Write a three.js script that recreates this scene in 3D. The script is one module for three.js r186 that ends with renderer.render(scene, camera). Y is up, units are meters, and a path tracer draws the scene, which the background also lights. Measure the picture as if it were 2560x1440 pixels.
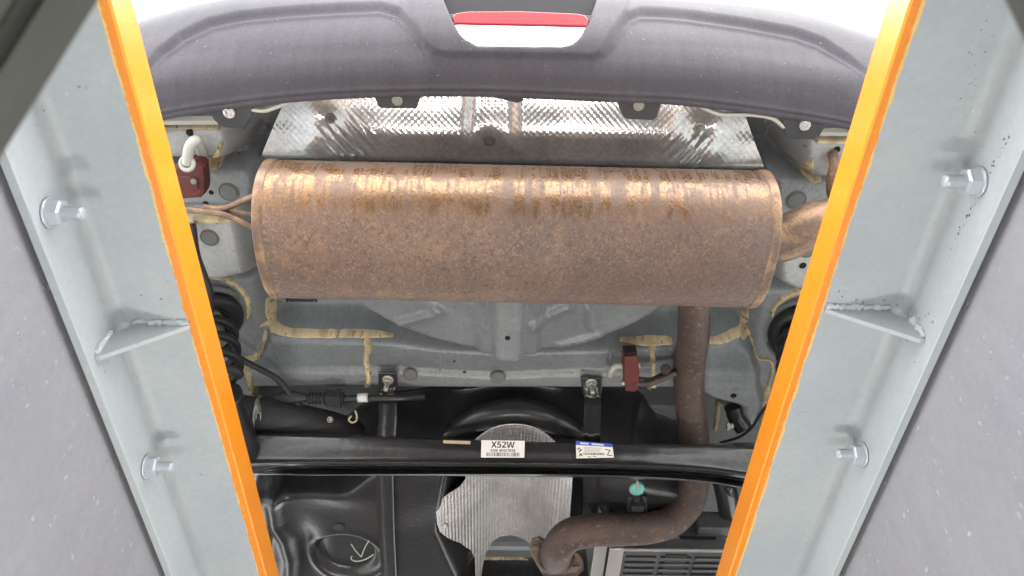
import * as THREE from 'three';
import { mergeGeometries, mergeVertices } from 'three/addons/utils/BufferGeometryUtils.js';
import { RoundedBoxGeometry } from 'three/addons/geometries/RoundedBoxGeometry.js';
import { RectAreaLightUniformsLib } from 'three/addons/lights/RectAreaLightUniformsLib.js';

// ------------------------------------------------------------------ camera
const scene = new THREE.Scene();
const W0 = 2560, H0 = 1440, FOC = 1900;                       // the lens, in pixels of the photograph
const camera = new THREE.PerspectiveCamera(2 * Math.atan(H0 / 2 / FOC) * 180 / Math.PI, 16 / 9, 0.02, 200);
const Zc = new THREE.Vector3(0.042, 1.412, 1).normalize();    // the car's rearward axis in lens space
const Xc = new THREE.Vector3(1, -0.02, -0.01376); Xc.addScaledVector(Zc, -Xc.dot(Zc)).normalize();
const Yc = new THREE.Vector3().crossVectors(Zc, Xc);
const camR = new THREE.Vector3(Xc.x, Yc.x, Zc.x), camU = new THREE.Vector3(Xc.y, Yc.y, Zc.y), camB = new THREE.Vector3(Xc.z, Yc.z, Zc.z);
camera.quaternion.setFromRotationMatrix(new THREE.Matrix4().makeBasis(camR, camU, camB));
camera.focus = 1.35; camera.userData.fStop = 11;
scene.add(camera);

// ------------------------------------------------------------------ sky, sun, lamps, exposure
const renderer = new THREE.WebGLRenderer({ antialias: true });
renderer.toneMapping = THREE.LinearToneMapping;
renderer.toneMappingExposure = 2.9;
renderer.shadowMap.enabled = true;
RectAreaLightUniformsLib.init();
const SKY = 2.3, LAMP = 25, LAMP_GLOW = 5;
const sun = new THREE.DirectionalLight(0xfff4e6, 0.5);
sun.position.set(2, 6, 4); sun.castShadow = true; sun.shadow.radius = 40;
Object.assign(sun.shadow.camera, { left: -6, right: 6, top: 6, bottom: -6, near: 0.1, far: 30 });
scene.add(sun); scene.add(sun.target);

// ------------------------------------------------------------------ noise and helpers
function rng(seed) { let s = seed >>> 0; return () => { s = (s + 0x6D2B79F5) | 0; let t = Math.imul(s ^ s >>> 15, 1 | s); t = t + Math.imul(t ^ t >>> 7, 61 | t) ^ t; return ((t ^ t >>> 14) >>> 0) / 4294967296; }; }
function hash(x, y, s) { let h = Math.imul(x, 374761393) + Math.imul(y, 668265263) + Math.imul(s, 974634777); h = Math.imul(h ^ h >>> 13, 1274126177); return ((h ^ h >>> 16) >>> 0) / 4294967296; }
function vn(x, y, px, py, s) {                                // value noise, periodic with px, py lattice cells
  const xi = Math.floor(x), yi = Math.floor(y), fx = x - xi, fy = y - yi;
  const a = ((xi % px) + px) % px, b = (a + 1) % px, c = ((yi % py) + py) % py, d = (c + 1) % py;
  const u = fx * fx * (3 - 2 * fx), v = fy * fy * (3 - 2 * fy);
  const h0 = hash(a, c, s), h1 = hash(b, c, s), h2 = hash(a, d, s), h3 = hash(b, d, s);
  return h0 + (h1 - h0) * u + (h2 - h0) * v + (h0 - h1 - h2 + h3) * u * v;
}
function fbm(u, v, fx, fy, oct, s) { let a = 0, w = 0.5, t = 0; for (let i = 0; i < oct; i++) { a += w * vn(u * fx, v * fy, fx, fy, s + i * 17); t += w; w *= 0.55; fx *= 2; fy *= 2; } return a / t; }
const clamp = (x, a = 0, b = 1) => Math.min(b, Math.max(a, x));
const sstep = (a, b, x) => { const t = clamp((x - a) / (b - a)); return t * t * (3 - 2 * t); };
const lerp = (a, b, t) => a + (b - a) * t;
const mix3 = (a, b, t) => [lerp(a[0], b[0], t), lerp(a[1], b[1], t), lerp(a[2], b[2], t)];
const V3 = (x, y, z) => new THREE.Vector3(x, y, z);
const ray = (px, py) => camR.clone().multiplyScalar((px - W0 / 2) / FOC).addScaledVector(camU, (H0 / 2 - py) / FOC).sub(camB);
const U = (px, py, h) => { const d = ray(px, py); return d.multiplyScalar(h / d.y); };                  // point at height h
const UX = (px, py, x) => { const d = ray(px, py); return d.multiplyScalar(x / d.x); };                 // point on the plane x
const UD = (px, py, t) => ray(px, py).multiplyScalar(t);                                                // point at depth t
const UP = (px, py, p0, n) => { const d = ray(px, py); return d.multiplyScalar(p0.dot(n) / d.dot(n)); };
const proj = (p) => { const z = -p.dot(camB); return [W0 / 2 + FOC * p.dot(camR) / z, H0 / 2 - FOC * p.dot(camU) / z]; };
const polyXZ = (pts, h) => pts.map(([a, b, hh]) => { const p = U(a, b, hh ?? h); return [p.x, p.z]; });
function sd(poly, x, y) {                                     // signed distance, positive inside
  let d = 1e9, inside = false;
  for (let i = 0, j = poly.length - 1; i < poly.length; j = i++) {
    const [ax, ay] = poly[i], [bx, by] = poly[j], ex = bx - ax, ey = by - ay, wx = x - ax, wy = y - ay;
    const t = clamp((wx * ex + wy * ey) / (ex * ex + ey * ey || 1e-12));
    d = Math.min(d, (wx - ex * t) ** 2 + (wy - ey * t) ** 2);
    if ((ay > y) !== (by > y) && x < (bx - ax) * (y - ay) / (by - ay) + ax) inside = !inside;
  }
  return (inside ? 1 : -1) * Math.sqrt(d);
}
function nearest(poly, x, y) {
  let d = 1e9, r = [x, y];
  for (let i = 0, j = poly.length - 1; i < poly.length; j = i++) {
    const [ax, ay] = poly[i], [bx, by] = poly[j], ex = bx - ax, ey = by - ay;
    const t = clamp(((x - ax) * ex + (y - ay) * ey) / (ex * ex + ey * ey || 1e-12)), qx = ax + ex * t, qy = ay + ey * t;
    const q = (x - qx) ** 2 + (y - qy) ** 2; if (q < d) { d = q; r = [qx, qy]; }
  }
  return r;
}
const dseg = (x, y, pts) => { let d = 1e9; for (let i = 1; i < pts.length; i++) { const [ax, ay] = pts[i - 1], ex = pts[i][0] - ax, ey = pts[i][1] - ay; const t = clamp(((x - ax) * ex + (y - ay) * ey) / (ex * ex + ey * ey)); d = Math.min(d, Math.hypot(x - ax - ex * t, y - ay - ey * t)); } return d; };
function curve1(pts) {                                        // smooth interpolation through [t, v] pairs
  return (t) => {
    if (t <= pts[0][0]) { const [a, b] = pts; return a[1] + (b[1] - a[1]) / (b[0] - a[0]) * (t - a[0]); }
    const n = pts.length; if (t >= pts[n - 1][0]) { const a = pts[n - 2], b = pts[n - 1]; return b[1] + (b[1] - a[1]) / (b[0] - a[0]) * (t - b[0]); }
    let i = 0; while (t > pts[i + 1][0]) i++;
    const p1 = pts[i], p2 = pts[i + 1], p0 = pts[i - 1] ?? p1, p3 = pts[i + 2] ?? p2, h = p2[0] - p1[0], f = (t - p1[0]) / h;
    const m1 = p0 === p1 ? (p2[1] - p1[1]) / h : (p2[1] - p0[1]) / (p2[0] - p0[0]), m2 = p3 === p2 ? (p2[1] - p1[1]) / h : (p3[1] - p1[1]) / (p3[0] - p1[0]);
    const f2 = f * f, f3 = f2 * f;
    return (2 * f3 - 3 * f2 + 1) * p1[1] + (f3 - 2 * f2 + f) * h * m1 + (3 * f2 - 2 * f3) * p2[1] + (f3 - f2) * h * m2;
  };
}
// ---- geometry builders
function geo(pos, idx, uv, col) {
  const g = new THREE.BufferGeometry();
  g.setAttribute('position', new THREE.Float32BufferAttribute(pos, 3));
  if (uv) g.setAttribute('uv', new THREE.Float32BufferAttribute(uv, 2));
  if (col) g.setAttribute('color', new THREE.Float32BufferAttribute(col, 3));
  g.setIndex(idx); g.computeVertexNormals(); return g;
}
function grid(nu, nv, f, flip = false) {                      // f(u, v) -> [x, y, z, s, t] with uv in metres
  const pos = [], uv = [], idx = [];
  for (let j = 0; j <= nv; j++) for (let i = 0; i <= nu; i++) { const p = f(i / nu, j / nv); pos.push(p[0], p[1], p[2]); uv.push(p[3] ?? p[0], p[4] ?? p[2]); }
  for (let j = 0; j < nv; j++) for (let i = 0; i < nu; i++) { const a = j * (nu + 1) + i, b = a + 1, c = a + nu + 1, d = c + 1; flip ? idx.push(a, b, c, b, d, c) : idx.push(a, c, b, b, c, d); }
  return geo(pos, idx, uv);
}
function sheet(poly, step, hf, colf, thick = 0) {             // a pressed sheet over a polygon in (x, z), rim of its thickness
  let x0 = 1e9, x1 = -1e9, z0 = 1e9, z1 = -1e9;
  for (const [x, z] of poly) { x0 = Math.min(x0, x); x1 = Math.max(x1, x); z0 = Math.min(z0, z); z1 = Math.max(z1, z); }
  const nx = Math.ceil((x1 - x0) / step), nz = Math.ceil((z1 - z0) / step), ins = new Uint8Array((nx + 1) * (nz + 1)), id = new Int32Array((nx + 1) * (nz + 1)).fill(-1);
  for (let j = 0; j <= nz; j++) for (let i = 0; i <= nx; i++) ins[j * (nx + 1) + i] = sd(poly, x0 + i * step, z0 + j * step) > -1e-6 ? 1 : 0;
  const pos = [], uv = [], idx = [], col = colf ? [] : null;
  const vert = (i, j) => {
    const k = j * (nx + 1) + i; if (id[k] >= 0) return id[k];
    let x = x0 + i * step, z = z0 + j * step; if (!ins[k]) [x, z] = nearest(poly, x, z);
    pos.push(x, hf(x, z), z); uv.push(x, z); if (col) col.push(...colf(x, z)); return id[k] = pos.length / 3 - 1;
  };
  for (let j = 0; j < nz; j++) for (let i = 0; i < nx; i++) {
    const k = j * (nx + 1) + i; if (!(ins[k] || ins[k + 1] || ins[k + nx + 1] || ins[k + nx + 2])) continue;
    const a = vert(i, j), b = vert(i + 1, j), c = vert(i, j + 1), d = vert(i + 1, j + 1); idx.push(a, b, c, b, d, c);
  }
  const g = geo(pos, idx, uv, col);
  if (!thick) return g;
  const rp = [], ru = [], ri = [], rc = col ? [] : null; let n = 0;
  for (let i = 0, j = poly.length - 1; i < poly.length; j = i++) {
    const L = Math.hypot(poly[i][0] - poly[j][0], poly[i][1] - poly[j][1]), m = Math.max(1, Math.ceil(L / step));
    for (let k = 0; k < m; k++) {
      for (const t of [k / m, (k + 1) / m]) { const x = lerp(poly[j][0], poly[i][0], t), z = lerp(poly[j][1], poly[i][1], t), y = hf(x, z); rp.push(x, y, z, x, y + thick, z); ru.push(x, z, x, z); if (rc) rc.push(...colf(x, z), ...colf(x, z)); }
      ri.push(n, n + 1, n + 2, n + 1, n + 3, n + 2); n += 4;
    }
  }
  return mergeGeometries([g, geo(rp, ri, ru, rc)]);
}
function plate(poly, y, t, bevel = 0.002) {                   // a flat plate over a polygon in (x, z), its underside at y
  const s = new THREE.Shape(poly.map(([x, z]) => new THREE.Vector2(x, -z)));
  const g = new THREE.ExtrudeGeometry(s, { depth: t - 2 * bevel, bevelEnabled: bevel > 0, bevelThickness: bevel, bevelSize: bevel, bevelOffset: -bevel, bevelSegments: 2, curveSegments: 6 });
  return boxUV(g.rotateX(-Math.PI / 2).translate(0, y + bevel, 0));
}
function boxUV(g0) {                                          // uv in metres from the side each face looks to
  const g = g0.index ? g0.toNonIndexed() : g0, p = g.attributes.position, uv = new Float32Array(p.count * 2), a = V3(), b = V3(), c = V3();
  for (let i = 0; i < p.count; i += 3) {
    a.fromBufferAttribute(p, i); b.fromBufferAttribute(p, i + 1); c.fromBufferAttribute(p, i + 2);
    const n = b.clone().sub(a).cross(c.clone().sub(a)), ax = Math.abs(n.x), ay = Math.abs(n.y), az = Math.abs(n.z);
    [a, b, c].forEach((q, k) => { const [s, t] = ax > ay && ax > az ? [q.z, q.y] : ay > az ? [q.x, q.z] : [q.x, q.y]; uv[(i + k) * 2] = s; uv[(i + k) * 2 + 1] = t; });
  }
  g.setAttribute('uv', new THREE.BufferAttribute(uv, 2)); return g;
}
function tube(pts, r, seg = 40, rad = 12, caps = true) {      // round bar through points; r a number or r(t)
  const cv = new THREE.CatmullRomCurve3(pts, false, 'centripetal'), fr = cv.computeFrenetFrames(seg, false), pos = [], uv = [], idx = [], L = cv.getLength();
  const rr = typeof r === 'function' ? r : () => r;
  for (let i = 0; i <= seg; i++) {
    const p = cv.getPointAt(i / seg), R = rr(i / seg);
    for (let k = 0; k <= rad; k++) { const a = k / rad * Math.PI * 2, c = Math.cos(a), s = Math.sin(a); const q = p.clone().addScaledVector(fr.normals[i], R * c).addScaledVector(fr.binormals[i], R * s); pos.push(q.x, q.y, q.z); uv.push(i / seg * L, k / rad * 2 * Math.PI * R); }
  }
  for (let i = 0; i < seg; i++) for (let k = 0; k < rad; k++) { const a = i * (rad + 1) + k, b = a + 1, c = a + rad + 1, d = c + 1; idx.push(a, b, c, b, d, c); }
  if (caps) for (const e of [0, seg]) { const p = cv.getPointAt(e / seg), m = pos.length / 3; pos.push(p.x, p.y, p.z); uv.push(0, 0); for (let k = 0; k < rad; k++) { const a = e * (rad + 1) + k; e ? idx.push(m, a, a + 1) : idx.push(m, a + 1, a); } }
  return geo(pos, idx, uv);
}
const aim = (g, p, dir) => g.applyQuaternion(new THREE.Quaternion().setFromUnitVectors(V3(0, 1, 0), dir.clone().normalize())).translate(p.x, p.y, p.z);
const disc = (p, dir, r, h, seg = 20) => aim(new THREE.LatheGeometry([[0.0001, 0], [r, 0], [r, h * 0.7], [r * 0.9, h], [0.0001, h]].map(([a, b]) => new THREE.Vector2(a, b)), seg), p, dir);
const hex = (p, dir, r, h) => { const g = mergeGeometries([new THREE.CylinderGeometry(r, r, h * 0.86, 6, 1, true).translate(0, h * 0.43, 0), new THREE.CylinderGeometry(r * 0.82, r, h * 0.14, 6).translate(0, h * 0.93, 0)]).toNonIndexed(); g.computeVertexNormals(); return aim(g, p, dir); };
const UPV = V3(0, 1, 0), DN = V3(0, -1, 0), RX = V3(1, 0, 0);

// ---- naming
const names = new Map();
const numbered = (n) => { const k = names.get(n) ?? 0; names.set(n, k + 1); return k ? `${n}_${String(k).padStart(3, '0')}` : n; };
function thing(name, label, category, base, group) {
  const o = new THREE.Group(); o.name = numbered(name); o.position.copy(base); o.userData = { label, category }; if (group) o.userData.group = group;
  scene.add(o); return o;
}
const rootPos = (o) => { while (o.parent && o.parent !== scene) o = o.parent; return o.position; };
function part(parent, name, g, mat, label) {                  // g in world coordinates, or a list of them
  if (Array.isArray(g)) { const ni = g.some((q) => !q.index); g = mergeGeometries(g.map((q) => { const r = ni && q.index ? q.toNonIndexed() : q; for (const k of Object.keys(r.attributes)) if (!['position', 'normal', 'uv'].includes(k)) r.deleteAttribute(k); return r; })); }
  const b = rootPos(parent); g.translate(-b.x, -b.y, -b.z);
  const m = new THREE.Mesh(g, mat); m.name = name; m.castShadow = m.receiveShadow = true; if (label) m.userData.label = label;
  parent.add(m); return m;
}
function struct(name, g, mat) { const m = new THREE.Mesh(g, mat); m.name = name; m.userData.kind = 'structure'; m.castShadow = m.receiveShadow = true; scene.add(m); return m; }

// ------------------------------------------------------------------ materials
function tex(w, h, f, srgb = true, rep) {
  const d = new Uint8Array(w * h * 4);
  for (let j = 0; j < h; j++) for (let i = 0; i < w; i++) { const c = f((i + 0.5) / w, (j + 0.5) / h), k = (j * w + i) * 4; const a = typeof c === 'number' ? [c, c, c] : c; d[k] = clamp(a[0]) * 255; d[k + 1] = clamp(a[1]) * 255; d[k + 2] = clamp(a[2]) * 255; d[k + 3] = 255; }
  const t = new THREE.DataTexture(d, w, h); t.wrapS = t.wrapT = THREE.RepeatWrapping; t.magFilter = THREE.LinearFilter; t.minFilter = THREE.LinearMipmapLinearFilter; t.generateMipmaps = true;
  if (srgb) t.colorSpace = THREE.SRGBColorSpace; if (rep) t.repeat.set(...rep); t.needsUpdate = true; return t;
}
function spots(n, seed, r0, r1) {                             // scattered marks on a unit tile, as a lookup
  const R = rng(seed), N = 48, cells = Array.from({ length: N * N }, () => []);
  for (let i = 0; i < n; i++) { const s = { x: R(), y: R(), r: r0 + (r1 - r0) * R() ** 3, k: R(), e: 0.6 + R() * 0.8 }; for (let a = -1; a <= 1; a++) for (let b = -1; b <= 1; b++) cells[((Math.floor(s.y * N) + a + N) % N) * N + (Math.floor(s.x * N) + b + N) % N].push(s); }
  return (u, v) => { let m = 0; for (const s of cells[(Math.floor(v * N) % N) * N + Math.floor(u * N) % N]) { let dx = Math.abs(u - s.x), dy = Math.abs(v - s.y); if (dx > 0.5) dx = 1 - dx; if (dy > 0.5) dy = 1 - dy; const q = 1 - sstep(0.6, 1.05, Math.hypot(dx * s.e, dy / s.e) / s.r); if (q > 0) m = Math.max(m, q * (0.35 + 0.65 * s.k)); } return m; };
}
const std = (o) => new THREE.MeshStandardMaterial({ side: THREE.DoubleSide, ...o });
const phys = (o) => new THREE.MeshPhysicalMaterial({ side: THREE.DoubleSide, ...o });
const S = (r, g, b) => [r / 255, g / 255, b / 255];

// grey rail paint
const pSpot = spots(70, 11, 0.0015, 0.004), pWhite = spots(60, 12, 0.0012, 0.003);
const railTex = tex(1024, 1024, (u, v) => { const n = fbm(u, v, 5, 5, 5, 3) - 0.5, f = fbm(u, v, 90, 90, 2, 5) - 0.5; let c = [0.675 + n * 0.07 + f * 0.03, 0.705 + n * 0.055 + f * 0.03, 0.715 + n * 0.045 + f * 0.03]; c = mix3(c, S(95, 92, 88), pSpot(u, v) * 0.75); return mix3(c, S(225, 228, 235), pWhite(u, v) * 0.5); }, true, [1.6, 1.6]);
const railBump = tex(512, 512, (u, v) => fbm(u, v, 30, 30, 3, 8) * 0.6 + fbm(u, v, 6, 6, 2, 9) * 0.4, false, [1.6, 1.6]);
const mRail = phys({ map: railTex, bumpMap: railBump, bumpScale: 0.0009, roughness: 0.5 });
const mThinPaint = std({ color: new THREE.Color().setRGB(0.82, 0.55, 0.2), roughness: 0.6 });
const mRustSpot = std({ color: new THREE.Color().setRGB(0.12, 0.075, 0.045), roughness: 0.9 });
const mWeld = phys({ color: new THREE.Color().setRGB(0.55, 0.59, 0.61), roughness: 0.28, clearcoat: 0.4, clearcoatRoughness: 0.2, bumpMap: railBump, bumpScale: 0.002 });
const mBoltPaint = std({ color: new THREE.Color().setRGB(0.5, 0.55, 0.58), roughness: 0.32, metalness: 0.35 });
// orange edge paint
const orTex = tex(512, 512, (u, v) => { const n = fbm(u, v, 8, 3, 5, 21), f = fbm(u, v, 60, 60, 2, 22); let c = mix3(S(244, 140, 0), S(250, 152, 4), n); return mix3(c, S(255, 180, 80), clamp((f - 0.7) * 2.2)); }, true, [2, 2]);
const mOrange = phys({ map: orTex, roughness: 0.45, clearcoat: 1, clearcoatRoughness: 0.3, bumpMap: railBump, bumpScale: 0.0007 });
// pit wall lining, greyish, streaked, with droplets of paint
const wW = spots(1000, 31, 0.001, 0.0062), wD = spots(60, 33, 0.001, 0.004);
const wallTex = tex(1024, 1024, (u, v) => { const n = fbm(u, v, 3, 4, 5, 31) - 0.5, s = fbm(u, v, 26, 4, 4, 34) - 0.5, f = fbm(u, v, 120, 120, 2, 35) - 0.5, k = 0.578 + n * 0.035 + s * 0.035 + f * 0.03; let c = [k - 0.004 + n * 0.01, k, k + 0.018 - n * 0.01]; c = mix3(c, S(212, 212, 218), wW(u, v) * 0.42); return mix3(c, S(60, 56, 58), wD(u, v)); }, true, [1.25, 1.25]);
const wallBump = tex(1024, 1024, (u, v) => 0.35 * fbm(u, v, 60, 40, 3, 36) + 0.3 * fbm(u, v, 7, 5, 3, 37) + 0.5 * wW(u, v), false, [1.25, 1.25]);
const mWall = phys({ map: wallTex, bumpMap: wallBump, bumpScale: 0.0022, roughness: 0.42, clearcoat: 0.25, clearcoatRoughness: 0.35 });
const mConcrete = std({ color: new THREE.Color().setRGB(0.36, 0.355, 0.34), roughness: 0.9 });
// bumper plastic
const bW = spots(420, 41, 0.0008, 0.0022);
const bumpTex = tex(1024, 1024, (u, v) => { const n = fbm(u, v, 6, 4, 4, 41) - 0.5, s = fbm(u, v, 60, 5, 3, 43) - 0.5, f = fbm(u, v, 200, 200, 1, 44) - 0.5, k = 0.295 + n * 0.03 + s * 0.03 + f * 0.025; return mix3([k + 0.008, k - 0.003, k + 0.016], S(190, 186, 184), bW(u, v) * 0.6); }, true, [1.4, 1.4]);
const bumpGrain = tex(512, 512, (u, v) => fbm(u, v, 150, 150, 2, 45), false, [5, 5]);
const mBumper = phys({ map: bumpTex, bumpMap: bumpGrain, bumpScale: 0.0002, roughness: 0.6, specularIntensity: 0.26 });
const mCavity = phys({ color: new THREE.Color().setRGB(0.03, 0.028, 0.03), roughness: 0.95, specularIntensity: 0.25 });
const mTab = std({ color: new THREE.Color().setRGB(0.035, 0.035, 0.038), roughness: 0.6, bumpMap: bumpGrain, bumpScale: 0.0004 });
// underbody paint (multiplied by vertex colours)
const uD = spots(260, 51, 0.0012, 0.0042);
const panTex = tex(1024, 1024, (u, v) => { const n = fbm(u, v, 7, 7, 5, 51) - 0.5, f = fbm(u, v, 110, 110, 2, 53) - 0.5, k = 0.86 + n * 0.2 + f * 0.09; return mix3([k, k, k], [0.2, 0.19, 0.18], uD(u, v) * (n > -0.1 ? 0.85 : 0)); }, true, [1.7, 1.7]);
const panBump = tex(512, 512, (u, v) => fbm(u, v, 50, 50, 3, 55), false, [2.4, 2.4]);
const mPan = phys({ map: panTex, bumpMap: panBump, bumpScale: 0.0012, vertexColors: true, roughness: 0.4, clearcoat: 0.3, clearcoatRoughness: 0.35 });
const sealTex = tex(512, 512, (u, v) => { const n = fbm(u, v, 10, 10, 5, 61), f = fbm(u, v, 80, 80, 2, 62), k = sstep(0.66, 0.74, fbm(u, v, 30, 30, 3, 63)); return mix3(mix3(S(206, 188, 150), S(168, 152, 120), sstep(0.35, 0.75, n)), S(96, 84, 64), k * 0.65 + clamp(f - 0.75)); }, true, [5, 5]);
const sealBump = tex(256, 256, (u, v) => fbm(u, v, 14, 14, 4, 64), false, [6, 6]);
const mSeal = std({ map: sealTex, bumpMap: sealBump, bumpScale: 0.003, roughness: 0.75 });
const mPlug = std({ color: new THREE.Color().setRGB(0.16, 0.16, 0.15), roughness: 0.7 });
const mHole = std({ color: new THREE.Color().setRGB(0.006, 0.006, 0.006), roughness: 0.9 });
// rust, with a highlight band painted into the muffler
const mS1 = spots(900, 71, 0.0015, 0.0042), mS2 = spots(500, 72, 0.001, 0.003);
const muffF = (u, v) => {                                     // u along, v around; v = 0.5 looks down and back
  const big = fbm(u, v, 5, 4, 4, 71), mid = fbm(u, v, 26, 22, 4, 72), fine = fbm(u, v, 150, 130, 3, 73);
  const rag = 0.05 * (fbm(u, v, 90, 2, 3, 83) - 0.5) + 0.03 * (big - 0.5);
  const sheenBand = sstep(0.505, 0.55, v + rag) * (1 - sstep(0.7, 0.78, v + rag));  // band with drip streaks; its golden highlight is partly put into the colour
  const grain = hash(Math.floor(u * 1400), Math.floor(v * 1100), 86), g2 = vn(u * 620, v * 500, 620, 500, 87);
  const st = clamp(0.75 * sstep(0.54, 0.66, fbm(u, v, 60, 4, 4, 74)) * sstep(0.38, 0.6, fbm(u, v, 9, 4, 3, 75)) + 0.6 * sstep(0.56, 0.66, fbm(u, v, 210, 12, 3, 84)) + 0.7 * sstep(0.52, 0.68, mid) + 0.7 * sstep(0.62, 0.75, g2));
  const low = 1 - sstep(0.36, 0.46, v + (big - 0.5) * 0.06);  // lower half turned browner, some of its shade put into the colour
  let c = mix3(S(126, 104, 90), S(106, 90, 83), sstep(0.3, 0.7, big)); c = mix3(c, S(104, 88, 83), sstep(0.4, 1.0, u + (big - 0.5) * 0.5) * 0.85);
  c = mix3(c, S(156, 124, 96), sstep(0.46, 0.78, mid) * (1 - u * 0.6) * 0.42); c = mix3(c, S(88, 76, 72), sstep(0.5, 0.78, fine) * 0.45); c = mix3(c, S(166, 134, 104), sstep(0.6, 0.85, vn(u * 330, v * 260, 330, 260, 78)) * 0.6 * (1 - 0.5 * u));
  c = mix3(c, S(86, 72, 66), sstep(0.66, 0.9, g2) * 0.55); c = mix3(c, S(206, 172, 134), sstep(0.93, 1, grain) * 0.5 * (1 - 0.4 * u));
  c = mix3(c, S(108, 86, 70), low * 0.2 * sstep(0.35, 0.7, fbm(u, v, 30, 8, 3, 76)));
  c = mix3(c, S(172, 128, 84), sheenBand * 0.6 * (1 - 0.4 * u)); c = mix3(c, S(92, 80, 76), sheenBand * st * 0.6);
  const sp = mS1(u, v) * sstep(0.5, 0.66, fbm(u, v, 4, 4, 3, 77) + (u > 0.45 ? 0.06 : -0.02)) + mS2(u, v) * sheenBand * 0.7;
  c = mix3(c, S(58, 48, 48), clamp(sp) * 0.85); return [c, sheenBand * (1 - 0.72 * st), fine];
};
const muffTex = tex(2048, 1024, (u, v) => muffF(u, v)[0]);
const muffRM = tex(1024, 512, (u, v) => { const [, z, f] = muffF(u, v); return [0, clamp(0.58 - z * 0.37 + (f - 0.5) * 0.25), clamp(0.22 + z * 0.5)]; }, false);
const rustBump = tex(512, 512, (u, v) => 0.6 * fbm(u, v, 60, 60, 3, 79) + 0.4 * fbm(u, v, 12, 12, 3, 80), false);
const rb2 = rustBump.clone(); rb2.repeat.set(4, 3); rb2.needsUpdate = true;
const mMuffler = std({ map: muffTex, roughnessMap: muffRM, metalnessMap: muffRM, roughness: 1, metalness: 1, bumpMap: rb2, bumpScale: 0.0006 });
const rS = spots(200, 81, 0.005, 0.022), rD = spots(200, 82, 0.004, 0.018);
const pipeTex = tex(512, 512, (u, v) => { const n = fbm(u, v, 8, 8, 4, 81), f = fbm(u, v, 60, 60, 2, 82); let c = mix3(S(92, 78, 72), S(76, 67, 65), n); c = mix3(c, S(112, 88, 76), clamp((f - 0.5) * 1.4)); c = mix3(c, S(112, 84, 70), sstep(0.5, 0.7, fbm(u, v, 14, 14, 3, 88)) * 0.4); c = mix3(c, S(160, 128, 104), rS(u, v) * 0.6); return mix3(c, S(50, 40, 39), rD(u, v) * 0.7); }, true, [4, 4]);
const rb3 = rustBump.clone(); rb3.repeat.set(8, 8); rb3.needsUpdate = true;
const mPipe = std({ map: pipeTex, roughness: 0.62, metalness: 0.25, bumpMap: rb3, bumpScale: 0.0016 });
const brassTex = tex(256, 256, (u, v) => { const n = fbm(u, v, 12, 12, 4, 89), f = fbm(u, v, 60, 60, 2, 90); return mix3(mix3(S(150, 120, 92), S(116, 95, 82), sstep(0.3, 0.7, n)), S(86, 72, 66), clamp((f - 0.6) * 2)); }, true, [5, 5]);
const mBrass = std({ map: brassTex, roughness: 0.42, metalness: 0.4, bumpMap: rb3, bumpScale: 0.001 });
// foil
const foilDim = tex(256, 256, (u, v) => { const a = Math.cos(2 * Math.PI * (4 * u + 4 * v)), b = Math.cos(2 * Math.PI * (4 * u - 4 * v)); return clamp(0.5 + 0.28 * a + 0.2 * b); }, false, [21, 21]);
const foilTex = tex(512, 512, (u, v) => { const n = fbm(u, v, 6, 6, 5, 91), f = fbm(u, v, 70, 70, 2, 92), k = 0.80 + (n - 0.5) * 0.2 + (f - 0.5) * 0.12; return [k + 0.01, k, k - 0.012]; }, true, [3, 3]);
const foilR = tex(256, 256, (u, v) => { const n = fbm(u, v, 8, 8, 4, 94); return [0, 0.09 + n * 0.12, 1]; }, false, [3, 3]);
const mFoil = std({ map: foilTex, roughnessMap: foilR, roughness: 1, metalness: 0.5, bumpMap: foilDim, bumpScale: 0.00015 });
const foilGrid = tex(256, 256, (u, v) => clamp(0.5 + 0.3 * Math.cos(2 * Math.PI * 8 * u) + 0.17 * Math.cos(2 * Math.PI * 8 * v)), false, [17, 17]);
const mFoil2 = std({ map: foilTex, color: new THREE.Color().setRGB(1.25, 1.27, 1.3), roughnessMap: foilR, roughness: 1.3, metalness: 0.45, bumpMap: foilGrid, bumpScale: 0.0022 });
const mSteel = std({ color: new THREE.Color().setRGB(0.62, 0.6, 0.56), metalness: 0.9, roughness: 0.3, bumpMap: rustBump, bumpScale: 0.001 });
const mZinc = std({ color: new THREE.Color().setRGB(0.5, 0.48, 0.42), metalness: 0.6, roughness: 0.42 });
const mDullClip = std({ color: new THREE.Color().setRGB(0.24, 0.23, 0.2), metalness: 0.1, roughness: 0.55 });
// blacks
const tkTex = tex(512, 512, (u, v) => { const n = fbm(u, v, 5, 5, 5, 101), f = fbm(u, v, 80, 80, 2, 102), k = 0.185 + (n - 0.5) * 0.06 + (f - 0.5) * 0.04; return [k, k, k + 0.006]; }, true, [2, 2]);
const mTank = phys({ map: tkTex, bumpMap: panBump, bumpScale: 0.0006, roughness: 0.3, clearcoat: 0.6, clearcoatRoughness: 0.24 });
const mAxle = phys({ map: tkTex, roughness: 0.28, clearcoat: 0.9, clearcoatRoughness: 0.18, bumpMap: panBump, bumpScale: 0.0007 });
const mRubber = std({ color: new THREE.Color().setRGB(0.022, 0.022, 0.023), roughness: 0.4 });
const mHose = std({ color: new THREE.Color().setRGB(0.035, 0.035, 0.036), roughness: 0.5, bumpMap: bumpGrain, bumpScale: 0.0006 });
const redTex = tex(256, 256, (u, v) => mix3(S(110, 50, 46), S(84, 43, 41), fbm(u, v, 6, 6, 4, 111)), true, [6, 6]);
const mRedRubber = std({ map: redTex, roughness: 0.6 });
const mWhitePaint = std({ color: new THREE.Color().setRGB(0.46, 0.45, 0.4), roughness: 0.5 });
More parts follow.
